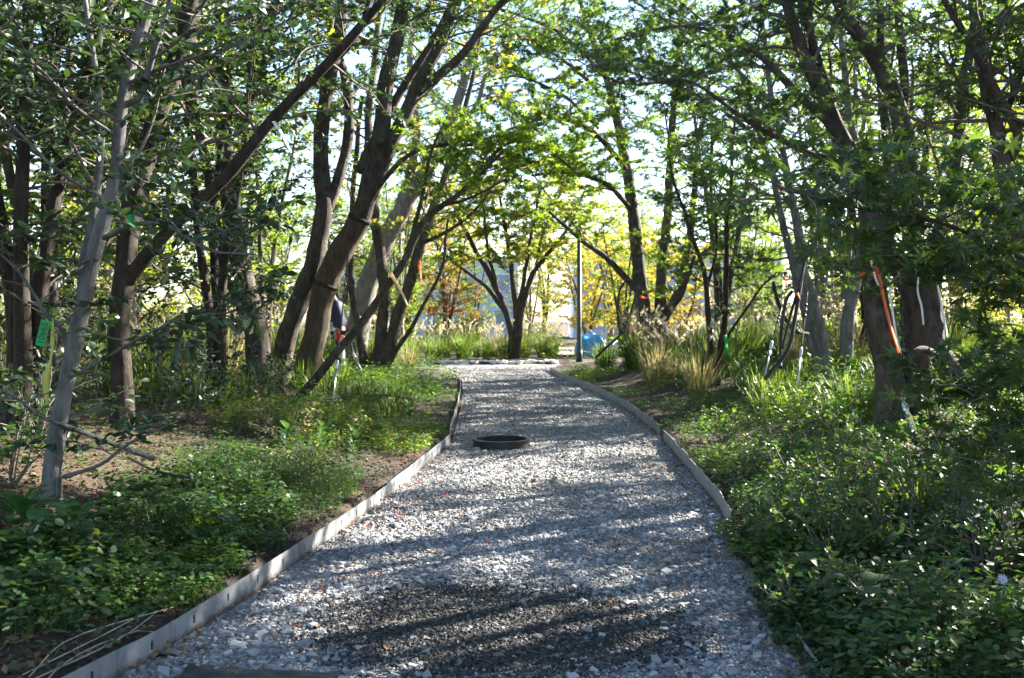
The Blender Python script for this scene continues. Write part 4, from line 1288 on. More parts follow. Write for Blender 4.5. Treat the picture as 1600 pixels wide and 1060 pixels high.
for (px, py, n, lb) in [(120, 850, 12, 'broad leaved bright plant just right of the slender pale trunk'), (30, 835, 13, 'broad leaved dark plant left of the slender pale trunk foot'), (70, 880, 11, 'broad leaved plant in front of the slender pale trunk foot')]:
    p = G(px, py); rosette('broadleaf_plant', lb, 'plant', p[0], p[1], n, .2, BROAD, .8)
for (px, py, lb) in [(1410, 985, 'plantain with seed spikes at the lower right, biggest leaves'), (1350, 960, 'plantain with seed spikes left of the biggest one'), (1480, 1010, 'plantain near the bottom edge at the right'),
                     (1290, 930, 'plantain nearest the gravel at the lower right'), (1460, 945, 'plantain behind the others at the lower right'), (1560, 1000, 'plantain near the lower right corner')]:
    p = G(px, py); rosette('plantain', lb, 'plant', p[0], p[1], 9, .17, PLANT, .55, None, 4)
for (px, py, lb) in [(505, 715, 'dark glossy leaved plant between herbs above the steel edging'), (555, 725, 'glossy plant nearest the steel edging on the left bank'), (450, 720, 'glossy plant left of its twin above the edging'), (640, 668, 'sunlit glossy plant near the end of the long edging')]:
    p = G(px, py); rosette('glossy_plant', lb, 'plant', p[0], p[1], 24, .125, GLOSS, .7)


def fern(label, x, y, n, L, m):
    root = thing('fern', (x, y, gz(x, y)), label, 'fern')
    for k in range(n):
        a = k / n * 6.28 + rng.normal(0, .25)
        base = np.array(root.location)
        tt = np.linspace(0, 1, 14)
        l = L * rng.uniform(.75, 1.15)
        out = np.array([math.cos(a), math.sin(a), 0]); sd = np.array([-math.sin(a), math.cos(a), 0])
        pts = base + out * (tt * l * .75)[:, None] + np.array([0, 0, 1.]) * (l * (.85 * tt - .62 * tt ** 2))[:, None]
        mb = MB(); mb.tube(pts, np.linspace(.003, .001, 14), 4, False)
        i = np.repeat(np.arange(2, 14), 2); sg = np.tile([-1, 1], 12)
        wd = np.sin(np.clip(i / 13, 0, 1) * 2.6 + .35) * l * .24
        mb.leaves(OVAL2, pts[i], sd * sg[:, None] + out * .45, np.tile([0, 0, 1.], (24, 1)) + rng.normal(0, .1, (24, 3)), np.maximum(wd, .015))
        mb.build('frond', m, root)


for (px, py, l_, L) in [(285, 770, 'fern with pale upright fronds above the clover on the left', .42), (330, 740, 'fern on bare soil behind the clover mound', .36), (235, 770, 'small dark fern near the slender pale trunk', .3),
                        (400, 715, 'feathery fern with dry tips on the left bank', .4), (370, 760, 'fern in front of the feathery one', .36)]:
    p = G(px, py); fern(l_, p[0], p[1], 9, L, M['herb'] if L > .37 else M['herb_dark'])


def shrub(name, label, x, y, h, w, nst, nl, ls, shape, lm, nt=6, dead=False):
    root = thing(name, (x, y, gz(x, y)), label, 'shrub')
    cr = Crown()
    base = np.array(root.location)
    for k in range(nst):
        a = k / nst * 6.28 + rng.normal(0, .3)
        d = np.array([math.cos(a) * w / h, math.sin(a) * w / h, 1.0])
        cr.branch(base + [0, 0, -.02], d, h * rng.uniform(.75, 1.2), .007, nt, nl, ls, .6, .1, .38, t0=.25)
    cr.finish(root, shape, lm)
    return root


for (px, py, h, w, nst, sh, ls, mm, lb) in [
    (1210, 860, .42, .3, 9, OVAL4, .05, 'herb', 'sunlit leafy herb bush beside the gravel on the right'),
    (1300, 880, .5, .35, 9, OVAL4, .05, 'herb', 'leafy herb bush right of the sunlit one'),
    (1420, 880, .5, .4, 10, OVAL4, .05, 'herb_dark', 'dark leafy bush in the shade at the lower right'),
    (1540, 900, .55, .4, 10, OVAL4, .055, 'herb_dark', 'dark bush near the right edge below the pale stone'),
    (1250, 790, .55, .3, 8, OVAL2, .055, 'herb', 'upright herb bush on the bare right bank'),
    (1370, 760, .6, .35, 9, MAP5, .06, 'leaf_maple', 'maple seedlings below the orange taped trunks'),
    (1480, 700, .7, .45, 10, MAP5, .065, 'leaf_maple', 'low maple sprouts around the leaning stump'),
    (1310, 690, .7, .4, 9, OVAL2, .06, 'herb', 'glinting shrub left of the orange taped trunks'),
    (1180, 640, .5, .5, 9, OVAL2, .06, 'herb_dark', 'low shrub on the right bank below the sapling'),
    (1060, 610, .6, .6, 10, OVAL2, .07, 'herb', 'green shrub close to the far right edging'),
    (960, 560, .6, .6, 10, OVAL2, .08, 'herb_dark', 'dark shrub to the right of the lamp post'),
    (300, 660, .75, .6, 12, OVAL4, .075, 'leaf_ever', 'evergreen shrub with drooping glossy leaves below the left trunks'),
    (400, 640, .8, .6, 12, OVAL4, .075, 'leaf_ever', 'evergreen shrub at the foot of the wrapped trunks'),
    (250, 600, 1.1, .7, 12, OVAL4, .08, 'leaf_ever', 'taller evergreen shrub beside the dark thick trunk'),
    (60, 690, .9, .6, 10, OVAL4, .08, 'leaf_ever', 'shaded evergreen shrub behind the slender pale trunk'),
    (20, 760, .7, .5, 9, OVAL2, .07, 'herb_dark', 'dark undergrowth bush at the left edge'),
    (610, 655, .4, .4, 9, OVAL2, .05, 'dry_grass', 'browning bush by the sandy slope'),
    (440, 690, .45, .5, 10, OVAL2, .045, 'dry_grass', 'yellow brown dry bush on the left bank'),
    (130, 640, .8, .6, 10, OVAL2, .07, 'herb_dark', 'undergrowth bush between the two left trunks'),
    (25, 620, 1.7, 1.0, 14, OVAL4, .085, 'leaf_ever', 'tall evergreen bush left of the slender pale trunk'),
    (265, 630, 1.5, .9, 14, OVAL4, .085, 'leaf_ever', 'tall evergreen bush right of the dark thick trunk'),
    (140, 600, 1.8, .9, 14, OVAL4, .085, 'leaf_ever', 'tall evergreen bush between the slender and the thick trunk'),
    (340, 600, 1.0, .8, 12, OVAL4, .08, 'leaf_ever', 'evergreen bush in front of the grey sunlit trunk'),
    (360, 800, .32, .3, 10, OVAL4, .04, 'herb', 'leafy clump rising from the clover mound on the left'),
    (470, 745, .34, .3, 10, OVAL2, .045, 'herb_light', 'pale leafy clump above the middle of the long edging'),
    (575, 690, .38, .35, 10, OVAL4, .05, 'herb_light', 'sunlit clump near the end of the long edging'),
    (250, 850, .3, .25, 9, OVAL4, .04, 'herb', 'leafy clump in the bright clover patch'),
    (1160, 745, .36, .35, 10, OVAL4, .045, 'herb_light', 'sunlit clump behind the right edging boards'),
    (1230, 730, .45, .4, 11, OVAL2, .05, 'herb', 'clump on the right bank behind the sunlit one'),
    (1130, 690, .4, .45, 11, OVAL2, .05, 'herb', 'low clump beside the joint of the right edging'),
    (1330, 820, .6, .4, 11, OVAL4, .05, 'herb_light', 'pale glinting bush in the middle of the right bank'),
    (1460, 820, .6, .45, 11, OVAL2, .055, 'herb', 'bush beside the arching pale hose'),
    (1250, 960, .3, .25, 9, OVAL4, .04, 'herb_light', 'light leafy clump at the gravel edge, lower right'),
    (1520, 1000, .35, .3, 9, OVAL4, .045, 'herb', 'leafy clump below the violet daisy'),
]:
    p = G(px, py); shrub('shrub', lb, p[0], p[1], h, w, nst, 6, ls, sh, M[mm])

# aster
p = G(1575, 960)
root = thing('aster', (p[0], p[1], gz(p[0], p[1])), 'single pale violet daisy flower at the lower right', 'flower')
top = P(1566, 906, p[1] - .02)
b = MB(); b.tube([p - [0, 0, .02], (p + top) / 2 + [.02, 0, 0], top], [.002, .002, .0015], 5); b.build('stalk', M['herb'], root)
b = MB(); b.tube([top, top + np.array([0, -.004, .002])], [.007, .006], 8); b.build('flower_centre', M['butter'], root)
fm = norm(np.array([0, -1., .5]))
for k in range(12):
    a = k / 12 * 6.28
    e1 = np.array([1., 0, 0]); e2 = np.cross(fm, e1)
    b = MB(); b.leaves(OVAL2, [top + .004 * fm], [e1 * math.cos(a) + e2 * math.sin(a)], np.array([fm]), .027); b.build('petal', M['petal'], root)

# ------------------------------------------------------------------ black ring on the path
p = G(783, 704)
root = thing('manhole_ring', (p[0], p[1] + .3, 0), 'black plastic ring standing on the gravel left of centre', 'ring')
c0 = np.array([p[0], p[1] + .3, 0])
b = MB()
prof = [(.31, -.02), (.335, -.02), (.335, .075), (.352, .08), (.352, .1), (.30, .1), (.30, .08), (.312, .075), (.31, -.02)]
k = 56; v = []; q = []
for i_ in range(k):
    a = i_ / k * 6.283185
    for r, z in prof: v.append((c0[0] + r * math.cos(a), c0[1] + r * math.sin(a), z))
m_ = len(prof)
for i_ in range(k):
    for j in range(m_ - 1):
        q.append((i_ * m_ + j, ((i_ + 1) % k) * m_ + j, ((i_ + 1) % k) * m_ + j + 1, i_ * m_ + j + 1))
b.add(v, q=q); b.build('ring_wall', M['rubber'], root, smooth=False)
b = MB()
v = [(c0[0], c0[1], .035)] + [(c0[0] + .309 * math.cos(i_ / k * 6.2832), c0[1] + .309 * math.sin(i_ / k * 6.2832), .03) for i_ in range(k)]
b.add(v, [(0, 1 + i_, 1 + (i_ + 1) % k) for i_ in range(k)]); b.build('inner_floor', M['damp_soil'], root)


# ------------------------------------------------------------------ tree anchors, ropes, hoses
def anchor(label, top, mid, foot, hooks=True):
    root = thing('tree_anchor', (foot[0], foot[1], gz(foot[0], foot[1])), label, 'anchor')
    b = MB(); t = np.linspace(0, 1, 12)[:, None]
    b.tube(top + (mid - top) * t, .009, 6); b.build('cable', M['black'], root)
    d = norm(mid - top)
    for f in (.25, .34, .44):
        b = MB(); c = top + (mid - top) * f; b.tube([c - d * .02, c, c + d * .02], [.014, .024, .014], 8); b.build('cable_clip', M['black'], root)
    e = norm(foot - mid)
    b = MB(); b.tube([mid - e * .02, mid + e * .01, mid + e * .10, mid + e * .13], [.012, .022, .022, .012], 8); b.build('turnbuckle', M['zinc'], root)
    b = MB(); b.tube([mid + e * .12, foot - e * (-.08)], .008, 8); b.build('rod', M['zinc'], root)
    b = MB(); c = mid + e * .17
    a = np.linspace(0, 6.2832, 15)[:, None]
    b.tube(c + .03 * (np.cos(a) * np.array([1., 0, 0]) + np.sin(a) * np.array([0, .3, 1.])), .005, 5); b.build('shackle', M['zinc'], root)


f_ = G(517, 655)
anchor('steel anchor rod with black cable standing in front of the wrapped trunks', P(545, 385, f_[1] + .5), P(527, 565, f_[1] + .1), f_)
f_ = G(1247, 630, 40)
anchor('steel anchor rod among the black hoses on the right bank', P(1262, 455, 13.5), P(1252, 545, 13.0), P(1246, 610, 12.8))
anchor('thin cable anchor left of the black hoses', P(1222, 480, 13.8), P(1206, 535, 13.2), P(1196, 585, 13.0))
anchor('steel anchor rod at the foot of the arching maple', P(1003, 450, 25.5), P(1012, 525, 24.5), P(1015, 560, 24.2))
anchor('thin black cable hanging right of the lamp post', P(943, 400, 30), P(945, 520, 29.5), P(946, 575, 29.3))
anchor('steel anchor rod under the orange tape of the big maple', P(1408, 470, 8.6), P(1412, 630, 8.2), P(1428, 690, 8.1))
anchor('slim anchor rod beside the slim cluster of trunks', P(545, 515, 18), P(552, 552, 17.6), P(563, 575, 17.3))


def hose(name, label, rows, r, m, cat='hose', n=50):
    pts = spline(np.array([P(a, b_, d) for a, b_, d in rows]), n)
    mb = MB(); mb.tube(pts, r, 8)
    return tag(mb.build(name, m), label, cat)


hose('hose_loop', 'black hose curled into a tall loop beside the arching maple', [(930, 560, 23.5), (945, 545, 23.5), (970, 522, 23.6), (985, 490, 23.8), (993, 460, 24), (990, 443, 24), (978, 440, 24), (968, 455, 24), (966, 475, 24), (970, 490, 24)], .03, M['black'])
hose('hose', 'black hose bending down behind the anchor rods on the right bank', [(1238, 455, 13.4), (1228, 470, 13.4), (1222, 505, 13.4), (1220, 540, 13.4), (1219, 575, 13.2)], .026, M['black'])
hose('hose', 'black hose curving from the maple trunk down into the grass', [(1258, 400, 13.6), (1250, 450, 13.4), (1242, 500, 13.2), (1232, 545, 13.0), (1212, 572, 12.9), (1196, 592, 12.8)], .03, M['black'])
hose('hose', 'brown black hose swinging low between the maple trunks', [(1208, 440, 13.9), (1215, 470, 13.9), (1228, 500, 13.9), (1245, 518, 14), (1262, 522, 14.2)], .028, M['bark_dark'])
hose('cable', 'straight black strap slanting through the maple leaves on the right', [(1264, 380, 13.5), (1250, 440, 13.4), (1236, 490, 13.3), (1222, 545, 13.2)], .02, M['black'], 'strap')
hose('hose', 'pale grey hose arching over bare soil at the right', [(1440, 800, 6.6), (1462, 775, 6.7), (1490, 757, 6.8), (1520, 750, 6.9), (1545, 751, 7.0)], .012, M['zinc'])
p = G(1335, 725)
hose('fallen_branch', 'grey fallen branch lying on the right bank', [(1345, 725, p[1]), (1375, 738, p[1] - .1), (1410, 750, p[1] - .2)], .013, M['branch_dead'], 'branch')
p = G(230, 1035)
for (rows, lb) in [([(200, 715, 7.0), (240, 735, 6.7), (300, 748, 6.5)], 'black irrigation hose across the dark soil on the left')]:
    hose('hose', lb, rows, .009, M['black'])

# pipe fitting by the near edging
p = G(264, 1034)
root = thing('pipe_fitting', (p[0], p[1], gz(p[0], p[1])), 'small black elbow pipe with a white cap behind the near edging', 'pipe')
q0 = np.array(root.location)
b = MB(); b.tube(spline(np.array([q0 + [-.07, .03, .07], q0 + [-.02, .01, .085], q0 + [0, 0, .07], q0 + [0, 0, .045]]), 12), .009, 8); b.build('elbow', M['black'], root)
b = MB(); b.tube([q0 + [0, 0, -.01], q0 + [0, 0, .046]], .0105, 10); b.build('cap', M['white'], root)
for k in range(5):
    a = np.array([XL(3.9) - .1 - .035 * k, 3.7 + .02 * k, 0]); e_ = np.array([XL(4.7) - .08 - .16 * rng.random(), 4.2 + .6 * rng.random(), 0])
    pts = spline(np.array([a, (a + e_) / 2 + [rng.normal(0, .07), 0, 0], e_]), 8); pts[:, 2] = ground_z(pts[:, 0], pts[:, 1]) + .012
    mb = MB(); mb.tube(pts, [.004] * 7 + [.0015], 4)
    tag(mb.build('dry_stem', M['branch_dead']), 'dry grass stem lying along the near steel edging', 'stem', 'dry stems behind the near edging')

# crumpled dark sheet at the bottom of the picture
b = MB()
ux, uy = np.meshgrid(np.linspace(-1.38, -.72, 34), np.linspace(3.55, 4.08, 26))
ez = .012 + .03 * np.abs(nz(ux, uy, 6)) + .035 * sstep(.25, 1, 1 - ((ux + 1.05) / .4) ** 2) * sstep(4.1, 3.8, uy)
wob = .05 * nz(ux, ux, 5)
vv = np.stack([ux, uy + wob, path_z(ux, uy) + ez], -1)
i = np.arange(25)[:, None] * 34 + np.arange(33)[None]
b.add(vv.reshape(-1, 3), q=np.stack([i, i + 1, i + 35, i + 34], -1).reshape(-1, 4))
o = tag(b.build('plastic_sheet', M['rubber']), 'crumpled dark plastic sheet at the bottom edge of the path', 'sheet')
mod = o.modifiers.new('thick', 'SOLIDIFY'); mod.thickness = .004


# ------------------------------------------------------------------ ribbons and tags
def ribbon(name, label, rows, w, m, cat='ribbon', twist=1.0, parent=None):
    pts = spline(np.array([P(a, b_, d) for a, b_, d in rows]), 18)
    n = len(pts)
    tan = norm(np.gradient(pts, axis=0))
    a = .5 + twist * np.linspace(0, 1.6, n)
    sd = np.cross(tan, np.array([0, 1., 0])); sd = norm(sd)
    nr = np.cross(sd, tan)
    s_ = sd * np.cos(a * .6)[:, None] + nr * np.sin(a * .6)[:, None]
    w = np.broadcast_to(w, (n,))
    v = np.stack([pts - s_ * w[:, None] / 2, pts + s_ * w[:, None] / 2], 1).reshape(-1, 3)
    q = [(2 * k, 2 * k + 1, 2 * k + 3, 2 * k + 2) for k in range(n - 1)]
    mb = MB(); mb.add(v, q=q)
    if parent is not None:
        o = mb.build(name, m, parent)
    else:
        o = tag(mb.build(name, m), label, cat)
    md = o.modifiers.new('thick', 'SOLIDIFY'); md.thickness = .0012
    return o


ribbon('ribbon', 'long orange tape hanging down the big maple trunk on the right', [(1358, 392, 8.84), (1372, 425, 8.85), (1378, 455, 8.86), (1390, 505, 8.84), (1405, 552, 8.8)], .045, M['orange'], twist=.4)
# orange band round the trunk
b = MB(); c_ = P(1365, 427, 9.0); a = np.linspace(0, 6.2832, 25)
pts = np.stack([c_[0] + .122 * np.cos(a), c_[1] + .122 * np.sin(a), c_[2] + .02 * np.cos(a)], 1)
v = np.stack([pts - [0, 0, .022], pts + [0, 0, .022]], 1).reshape(-1, 3)
b.add(v, q=[(2 * k, 2 * k + 1, 2 * k + 3, 2 * k + 2) for k in range(24)])
o = tag(b.build('tape_band', M['orange']), 'orange tape tied round the big maple trunk', 'tape'); o.modifiers.new('t', 'SOLIDIFY').thickness = .003
ribbon('ribbon', 'short orange ribbon end left of the slim cluster ribbon pair, right one', [(655, 408, 19), (656, 425, 19), (660, 446, 19)], .06, M['orange'])
ribbon('ribbon', 'cream orange ribbon slanting from the leaning thin stem', [(607, 422, 13.2), (618, 440, 13.1), (630, 462, 13.1), (640, 486, 13.1)], [.05] * 12 + [.045, .04, .035, .03, .02, .012], M['cream'])
ribbon('ribbon', 'green tape hanging from the sapling in plumed grass', [(1133, 524, 16.6), (1135, 540, 16.6), (1139, 557, 16.6)], .065, M['green'], twist=.5)
ribbon('ribbon', 'red orange scrap of tape left of the black hoses', [(1224, 432, 13.5), (1228, 440, 13.5), (1231, 450, 13.5)], .05, M['orange'])
ribbon('ribbon', 'orange scrap of tape above the black hoses', [(1246, 458, 13.3), (1248, 463, 13.3), (1251, 470, 13.3)], .04, M['orange'])
ribbon('ribbon', 'orange scrap on the arching maple trunk', [(1000, 462, 25.4), (1006, 466, 25.4), (1013, 465, 25.4)], .09, M['orange'])
ribbon('ribbon', 'pale yellow ribbon with a knot hanging below the numbered tag', [(81, 498, 6.2), (82, 535, 6.19), (80, 560, 6.19), (74, 585, 6.19), (72, 610, 6.19), (74, 633, 6.19)], [.02, .022, .024, .024, .022, .018, .014, .012, .02, .034, .04, .042, .04, .036, .03, .026, .024, .02], M['yellow'], twist=.3)
ribbon('ribbon', 'white band tied round the slanting dark limb', [(424, 184, 8.66), (430, 194, 8.64), (438, 206, 8.64), (448, 226, 8.64), (455, 238, 8.64)], .03, M['white'])
ribbon('ribbon', 'thin white strip on the trunk left of the dark limb', [(246, 272, 9.0), (243, 287, 9.0), (240, 302, 9.0)], .055, M['white'], twist=.4)
ribbon('ribbon', 'green tag on the bough of the slender pale trunk', [(201, 336, 6.05), (205, 346, 6.05), (210, 358, 6.05)], .045, M['green'], twist=.2)
for rows, lb in [([(1362, 384, 8.83), (1360, 400, 8.83), (1364, 420, 8.83), (1370, 440, 8.83), (1374, 448, 8.83)], 'bunch of white rope tied over the orange tape'),
                 ([(1436, 425, 8.62), (1434, 455, 8.62), (1440, 480, 8.62), (1443, 508, 8.62)], 'white rope end hanging on the maple trunk'),
                 ([(1455, 425, 8.62), (1463, 440, 8.62), (1470, 470, 8.62), (1477, 510, 8.62), (1478, 528, 8.5), (1468, 548, 8.5), (1454, 561, 8.5)], 'long white rope looping down beside the leaning stump'),
                 ([(1388, 428, 8.9), (1390, 450, 8.5), (1395, 490, 8.5), (1402, 530, 8.5), (1412, 560, 8.5)], 'thin white cord behind the orange tape'),
                 ([(1456, 422, 8.62), (1445, 400, 8.5), (1452, 394, 8.5)], 'short white cord knotted near the maple leaves')]:
    hose('rope', lb, rows, .0095, M['white_rope'], 'rope', 24)

# numbered tag
c0 = P(67, 521, 6.17)
root = thing('number_tag', c0, 'bright green tag with a handwritten number hanging at the far left', 'tag')
root.matrix_local = Matrix.Translation(Vector([float(t) for t in c0])) @ Matrix.Rotation(math.radians(14), 4, 'Y')
W_, H_ = .062, .17
mb = MB(); mb.box((0, 0, 0), (W_, .0015, H_)); me = mb.mesh('tag_sheet', smooth=False); me.materials.append(M['green']); link('tag_sheet', me, root)
cu = bpy.data.curves.new('number', 'FONT'); cu.body = '10665'; cu.size = .058; cu.align_x = 'CENTER'; cu.align_y = 'CENTER'; cu.extrude = .0004
to = bpy.data.objects.new('number', cu); COL.objects.link(to)
dg = bpy.context.evaluated_depsgraph_get(); dg.update()
tm = bpy.data.meshes.new_from_object(to.evaluated_get(dg)); bpy.data.objects.remove(to)
tm.materials.clear(); tm.materials.append(M['ink'])
o = link('number', tm, root)
o.matrix_local = Matrix.Translation((0, -.0016, 0)) @ Matrix.Rotation(math.radians(-90), 4, 'Y') @ Matrix.Rotation(math.radians(90), 4, 'X')
mb = MB(); cc = P(118, 491, 6.262); mb.box(cc, (.022, .002, .03)); tag(mb.build('label_sticker', M['white'], None, False), 'tiny pale sticker on the slender pale trunk', 'sticker')

# rope and bag by the left anchor
pb = G(572, 628)
b = MB(); b.add([(pb[0] + .13 * math.cos(a) * r, pb[1] + .1 * math.sin(a) * r, pb[2] + .05 * (1 - r) + .02 * rng.random()) for r in (1, .6, .2) for a in np.linspace(0, 5.6, 9)],
                q=[(r * 9 + k, r * 9 + (k + 1) % 9, (r + 1) * 9 + (k + 1) % 9, (r + 1) * 9 + k) for r in range(2) for k in range(9)])
tag(b.build('plastic_scrap', M['white'], None, False), 'crumpled white plastic scrap lying beside the fallen log', 'scrap').modifiers.new('t', 'SOLIDIFY').thickness = .004
pb = G(518, 632)
a = np.linspace(0, 14, 60)
b = MB(); b.tube(np.stack([pb[0] + (.12 + .02 * np.sin(3 * a)) * np.cos(a), pb[1] + .1 * np.sin(a), pb[2] + .03 + .006 * a], 1), .009, 6)
tag(b.build('rope_coil', M['white_rope']), 'loose coil of white rope at the foot of the anchor rod', 'rope')
hose('log', 'rough brown log lying on the soil behind the anchor rod', [(500, 632, 14.6), (545, 624, 14.4), (600, 622, 14.2), (640, 628, 14.0)], .06, M['bark_dark'], 'log')
p = G(1515, 812)
b = MB(); b.leaves(STONES[2], [p + [0, 0, .015]], np.array([[1., .1, 0]]), np.array([[0, 0, 1.]]), .2); tag(b.build('flat_stone', M['stone_white'], None, False), 'flat pale stone on bare soil at the right', 'stone')
p = G(1112, 712)
b = MB(); b.box(p + [.06, .05, .01], (.22, .09, .05), .15); tag(b.build('wood_offcut', M['bark_dark'], None, False), 'dark flat offcut behind the right edging', 'wood')

# ------------------------------------------------------------------ far things
# white stones along the far edge of the gravel
k = 0
for px in np.linspace(693, 866, 19):
    d = 32.55 + rng.normal(0, .08); x = (px - 800) / F * d
    if 795 < px < 812: d -= .5
    b = MB(); s_ = rng.uniform(.12, .21)
    b.leaves(STONES[k % 8], [np.array([x, d, .06])], np.array([[1., rng.normal(0, .3), 0]]), np.array([[0, 0, 1.]]), s_ * 1.25)
    tag(b.build('edge_stone', M['stone_white'], None, False), 'white stone in the row edging the far end of the gravel', 'stone', 'row of white stones at the path end')
    k += 1
# lamp post
root = thing('lamp_post', (*P(905, 560, 32)[:2], gz(P(905, 560, 32)[0], 32)), 'tall dark lamp post right of the vase shaped tree', 'lamp post')
bx, by, bz = root.location
b = MB(); b.tube([(bx, by, bz - .1), (bx, by, bz + .4), (bx, by, 4.5)], [.085, .08, .07], 16); b.build('pole', M['post'], root)
b = MB(); b.tube([(bx, by, bz - .05), (bx, by, bz + .35), (bx, by, bz + .38)], [.11, .11, .085], 16); b.build('base_cover', M['post'], root)
b = MB(); b.tube([(bx, by, 4.5), (bx, by, 4.53), (bx, by, 4.62), (bx, by, 4.64)], [.08, .13, .13, .08], 18); b.build('lamp_head', M['post'], root)
# building
def building(label, x0, x1, y, h, cols, rows):
    root = thing('building', ((x0 + x1) / 2, y, 0), label, 'building')
    mb = MB(); mb.box(((x0 + x1) / 2, y + 4, h / 2 - .1), (x1 - x0, 8, h + .2)); mb.build('wall', M['render_wall'], root, False)
    mb = MB(); mb.box(((x0 + x1) / 2, y + 4, h + .15), (x1 - x0 + .4, 8.4, .3)); mb.build('roof', M['concrete'], root, False)
    for i_ in range(cols):
        for j in range(rows):
            cx = x0 + (i_ + .5) * (x1 - x0) / cols; cz = 1.6 + j * 3.0
            mb = MB(); mb.box((cx, y - .03, cz), (1.5, .1, 1.5)); w = mb.build('window', M['white'], root, False)
            w['_o'] = tuple(root.location)
            mb = MB(); mb.box((cx, y - .085, cz), (1.3, .03, 1.3)); mb.build('pane', M['glass_dark'], w, False)


building('long pale blue grey building seen through the stems left of centre', -16, 0.5, 80, 6.4, 6, 2)
building('pale blue grey building glimpsed behind the golden trees', 5, 22, 78, 7.2, 6, 2)
# timber screen
c0 = P(1000, 520, 50)
root = thing('timber_screen', (c0[0], c0[1], 0), 'pinkish timber plank screen behind the lamp post', 'fence')
for k in range(22):
    x = P(962, 0, 50)[0] + k * .21
    mb = MB(); mb.box((x, 50 + rng.normal(0, .02), 1.35), (.15, .04, 2.7 + rng.normal(0, .03))); mb.build('plank', M['timber'] if k % 3 else M['stone_pale'], root, False)
for z in (.6, 2.1):
    mb = MB(); mb.box((P(962, 0, 50)[0] + 2.2, 50.06, z), (4.7, .05, .1)); mb.build('rail', M['timber'], root, False)
# tarp heap
b = MB()
cx, cyy = P(922, 0, 38)[0], 38.0
ux, uy = np.meshgrid(np.linspace(-1, 1, 26), np.linspace(-1, 1, 18))
hh = np.maximum(0, 1 - np.maximum(np.abs(ux) ** 3, np.abs(uy) ** 3)) ** .5 * (.78 + .09 * nz(ux * 2, uy * 2, 1.6))
i = np.arange(17)[:, None] * 26 + np.arange(25)[None]
b.add(np.stack([cx + ux * .62, cyy + uy * .7, hh * 1.15 + .02], -1).reshape(-1, 3), q=np.stack([i, i + 1, i + 27, i + 26], -1).reshape(-1, 4))
tag(b.build('tarp_heap', M['blue_tarp']), 'heap under a bright blue tarp right beside the lamp post', 'tarp')
b = MB()
b.add(np.stack([cx + .95 + ux * .32, cyy - .3 + uy * .4, .8 * hh + .02], -1).reshape(-1, 3), q=np.stack([i, i + 1, i + 27, i + 26], -1).reshape(-1, 4))
tag(b.build('white_sack', M['white']), 'white sack leaning against the blue tarp heap', 'sack')
# site barrier, red and white
c0 = P(697, 480, 52)
root = thing('site_barrier', (c0[0], c0[1], 0), 'red and white site barrier far left of the vase shaped tree', 'barrier')
for k in range(4):
    mb = MB(); mb.box((c0[0] - .75 + k * .5, c0[1], 2.0), (.5, .05, .45)); mb.build('board', M['red'] if k % 2 == 0 else M['white'], root, False)
for s_ in (-.8, .8):
    mb = MB(); mb.box((c0[0] + s_, c0[1] + .06, 1.1), (.08, .06, 2.3)); mb.build('leg', M['white'], root, False)
# pale gravel yard beyond the tarp
b = MB(); b.add([(1.6, 38.5, .11), (12, 38.5, .11), (13, 49, .11), (2.2, 49, .11)], q=[(0, 1, 2, 3)])
M['sand'] = plain('sand', (.5, .42, .33), .95, 0, .2, 1.5)
tag(b.build('yard', M['sand']), kind='structure')


# ------------------------------------------------------------------ person behind the wrapped trunk
def skin_mesh(name, joints, edges, m, parent, base, sub=2):
    me = bpy.data.meshes.new(name)
    me.from_pydata([tuple(np.array(j[0]) - base) for j in joints], edges, [])
    o = link(name, me, parent)
    md = o.modifiers.new('skin', 'SKIN')
    for v_, j in zip(me.skin_vertices[0].data, joints): v_.radius = (j[1], j[2] if len(j) > 2 else j[1])
    me.skin_vertices[0].data[0].use_root = True
    s_ = o.modifiers.new('sub', 'SUBSURF'); s_.levels = sub; s_.render_levels = sub
    me.materials.append(m)
    return o


pd = 17.6
pc = P(531, 500, pd); g0 = gz(pc[0], pd)
base = np.array([pc[0], pd, g0])
root = thing('person', base, 'person in a dark navy jacket and red gloves half hidden behind the wrapped trunk', 'person')
def J(x, y, z, *r): return (base + np.array([x, y, z]), *r)
body = [J(0, 0, .93, .13, .10), J(-.02, .0, 1.12, .12, .09), J(-.05, 0, 1.32, .14, .09), J(-.09, 0, 1.45, .06), J(-.13, -.0, 1.53, .052), J(-.17, 0, 1.62, .085, .095), J(-.18, 0, 1.70, .075, .085),
        J(.02, -.09, .88, .08), J(.03, -.10, .50, .055), J(.06, -.10, .10, .04), J(-.08, -.11, .04, .04),
        J(.02, .09, .88, .08), J(-.04, .10, .50, .055), J(-.02, .10, .10, .04), J(-.16, .11, .04, .04),
        J(-.05, -.17, 1.40, .06), J(.04, -.21, 1.13, .043), J(.02, -.23, .90, .032),
        J(-.05, .17, 1.40, .06), J(-.18, .21, 1.16, .043), J(-.34, .18, 1.02, .032)]
ed = [(0, 1), (1, 2), (2, 3), (3, 4), (4, 5), (5, 6), (0, 7), (7, 8), (8, 9), (9, 10), (0, 11), (11, 12), (12, 13), (13, 14), (2, 15), (15, 16), (16, 17), (2, 18), (18, 19), (19, 20)]
skin_mesh('body', body, ed, M['skin'], root, base)
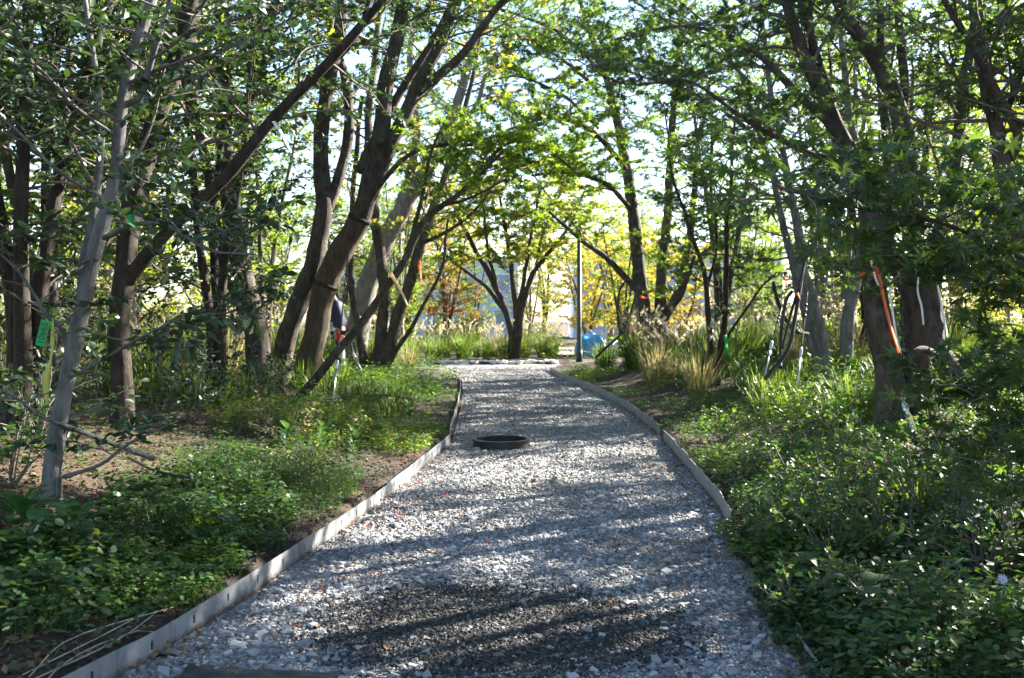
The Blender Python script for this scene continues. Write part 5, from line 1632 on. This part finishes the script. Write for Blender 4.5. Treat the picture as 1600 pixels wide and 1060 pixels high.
jk = [J(.01, 0, .92, .19, .14), J(-.02, 0, 1.12, .18, .13), J(-.05, 0, 1.32, .19, .13), J(-.085, 0, 1.44, .10, .09), J(-.05, -.18, 1.40, .09), J(.05, -.225, 1.13, .07), J(.025, -.24, .94, .058), J(-.05, .18, 1.40, .09), J(-.18, .225, 1.16, .07), J(-.31, .19, 1.04, .058)]
skin_mesh('jacket', jk, [(0, 1), (1, 2), (2, 3), (2, 4), (4, 5), (5, 6), (2, 7), (7, 8), (8, 9)], M['navy'], root, base)
tr = [J(.01, 0, .95, .165, .13), J(.02, -.09, .84, .11), J(.03, -.10, .50, .085), J(.06, -.10, .13, .07), J(.02, .09, .84, .11), J(-.04, .10, .50, .085), J(-.02, .10, .13, .07)]
skin_mesh('trousers', tr, [(0, 1), (1, 2), (2, 3), (0, 4), (4, 5), (5, 6)], M['camo'], root, base)
for sx, hx in ((-1, (.02, -.235, .87)), (1, (-.355, .175, 1.0))):
    h = np.array(hx); dn = np.array([0, 0, -1.]) if sx < 0 else norm(np.array([-.9, 0, -.35]))
    ac = np.array([1., 0, 0]) if sx < 0 else np.array([0, 0, 1.])
    j = [J(*(h - dn * .03), .036), J(*(h + dn * .05), .042, .03)]
    e_ = [(0, 1)]
    for k, (of, l) in enumerate(((-.03, .06), (-.01, .075), (.011, .07), (.03, .055))):
        j.append(J(*(h + dn * .08 + ac * of), .012)); j.append(J(*(h + dn * (.08 + l) + ac * of * 1.1), .010)); e_ += [(1, len(j) - 2), (len(j) - 2, len(j) - 1)]
    j.append(J(*(h + dn * .03 + ac * .05), .013)); j.append(J(*(h + dn * .075 + ac * .07), .011)); e_ += [(1, len(j) - 2), (len(j) - 2, len(j) - 1)]
    skin_mesh('glove', j, e_, M['red'], root, base, 1)
skin_mesh('cap', [J(-.165, 0, 1.70, .10, .10), J(-.17, 0, 1.755, .085, .085), J(-.26, 0, 1.70, .05, .02)], [(0, 1), (0, 2)], M['navy'], root, base)
for fx, fy in ((-.06, -.11), (-.14, .11)):
    skin_mesh('shoe', [J(fx + .1, fy, .06, .055), J(fx, fy, .045, .05, .045), J(fx - .1, fy, .035, .04, .03)], [(0, 1), (1, 2)], M['black'], root, base, 1)

for o in list(bpy.data.objects):
    if '_o' in o: del o['_o']
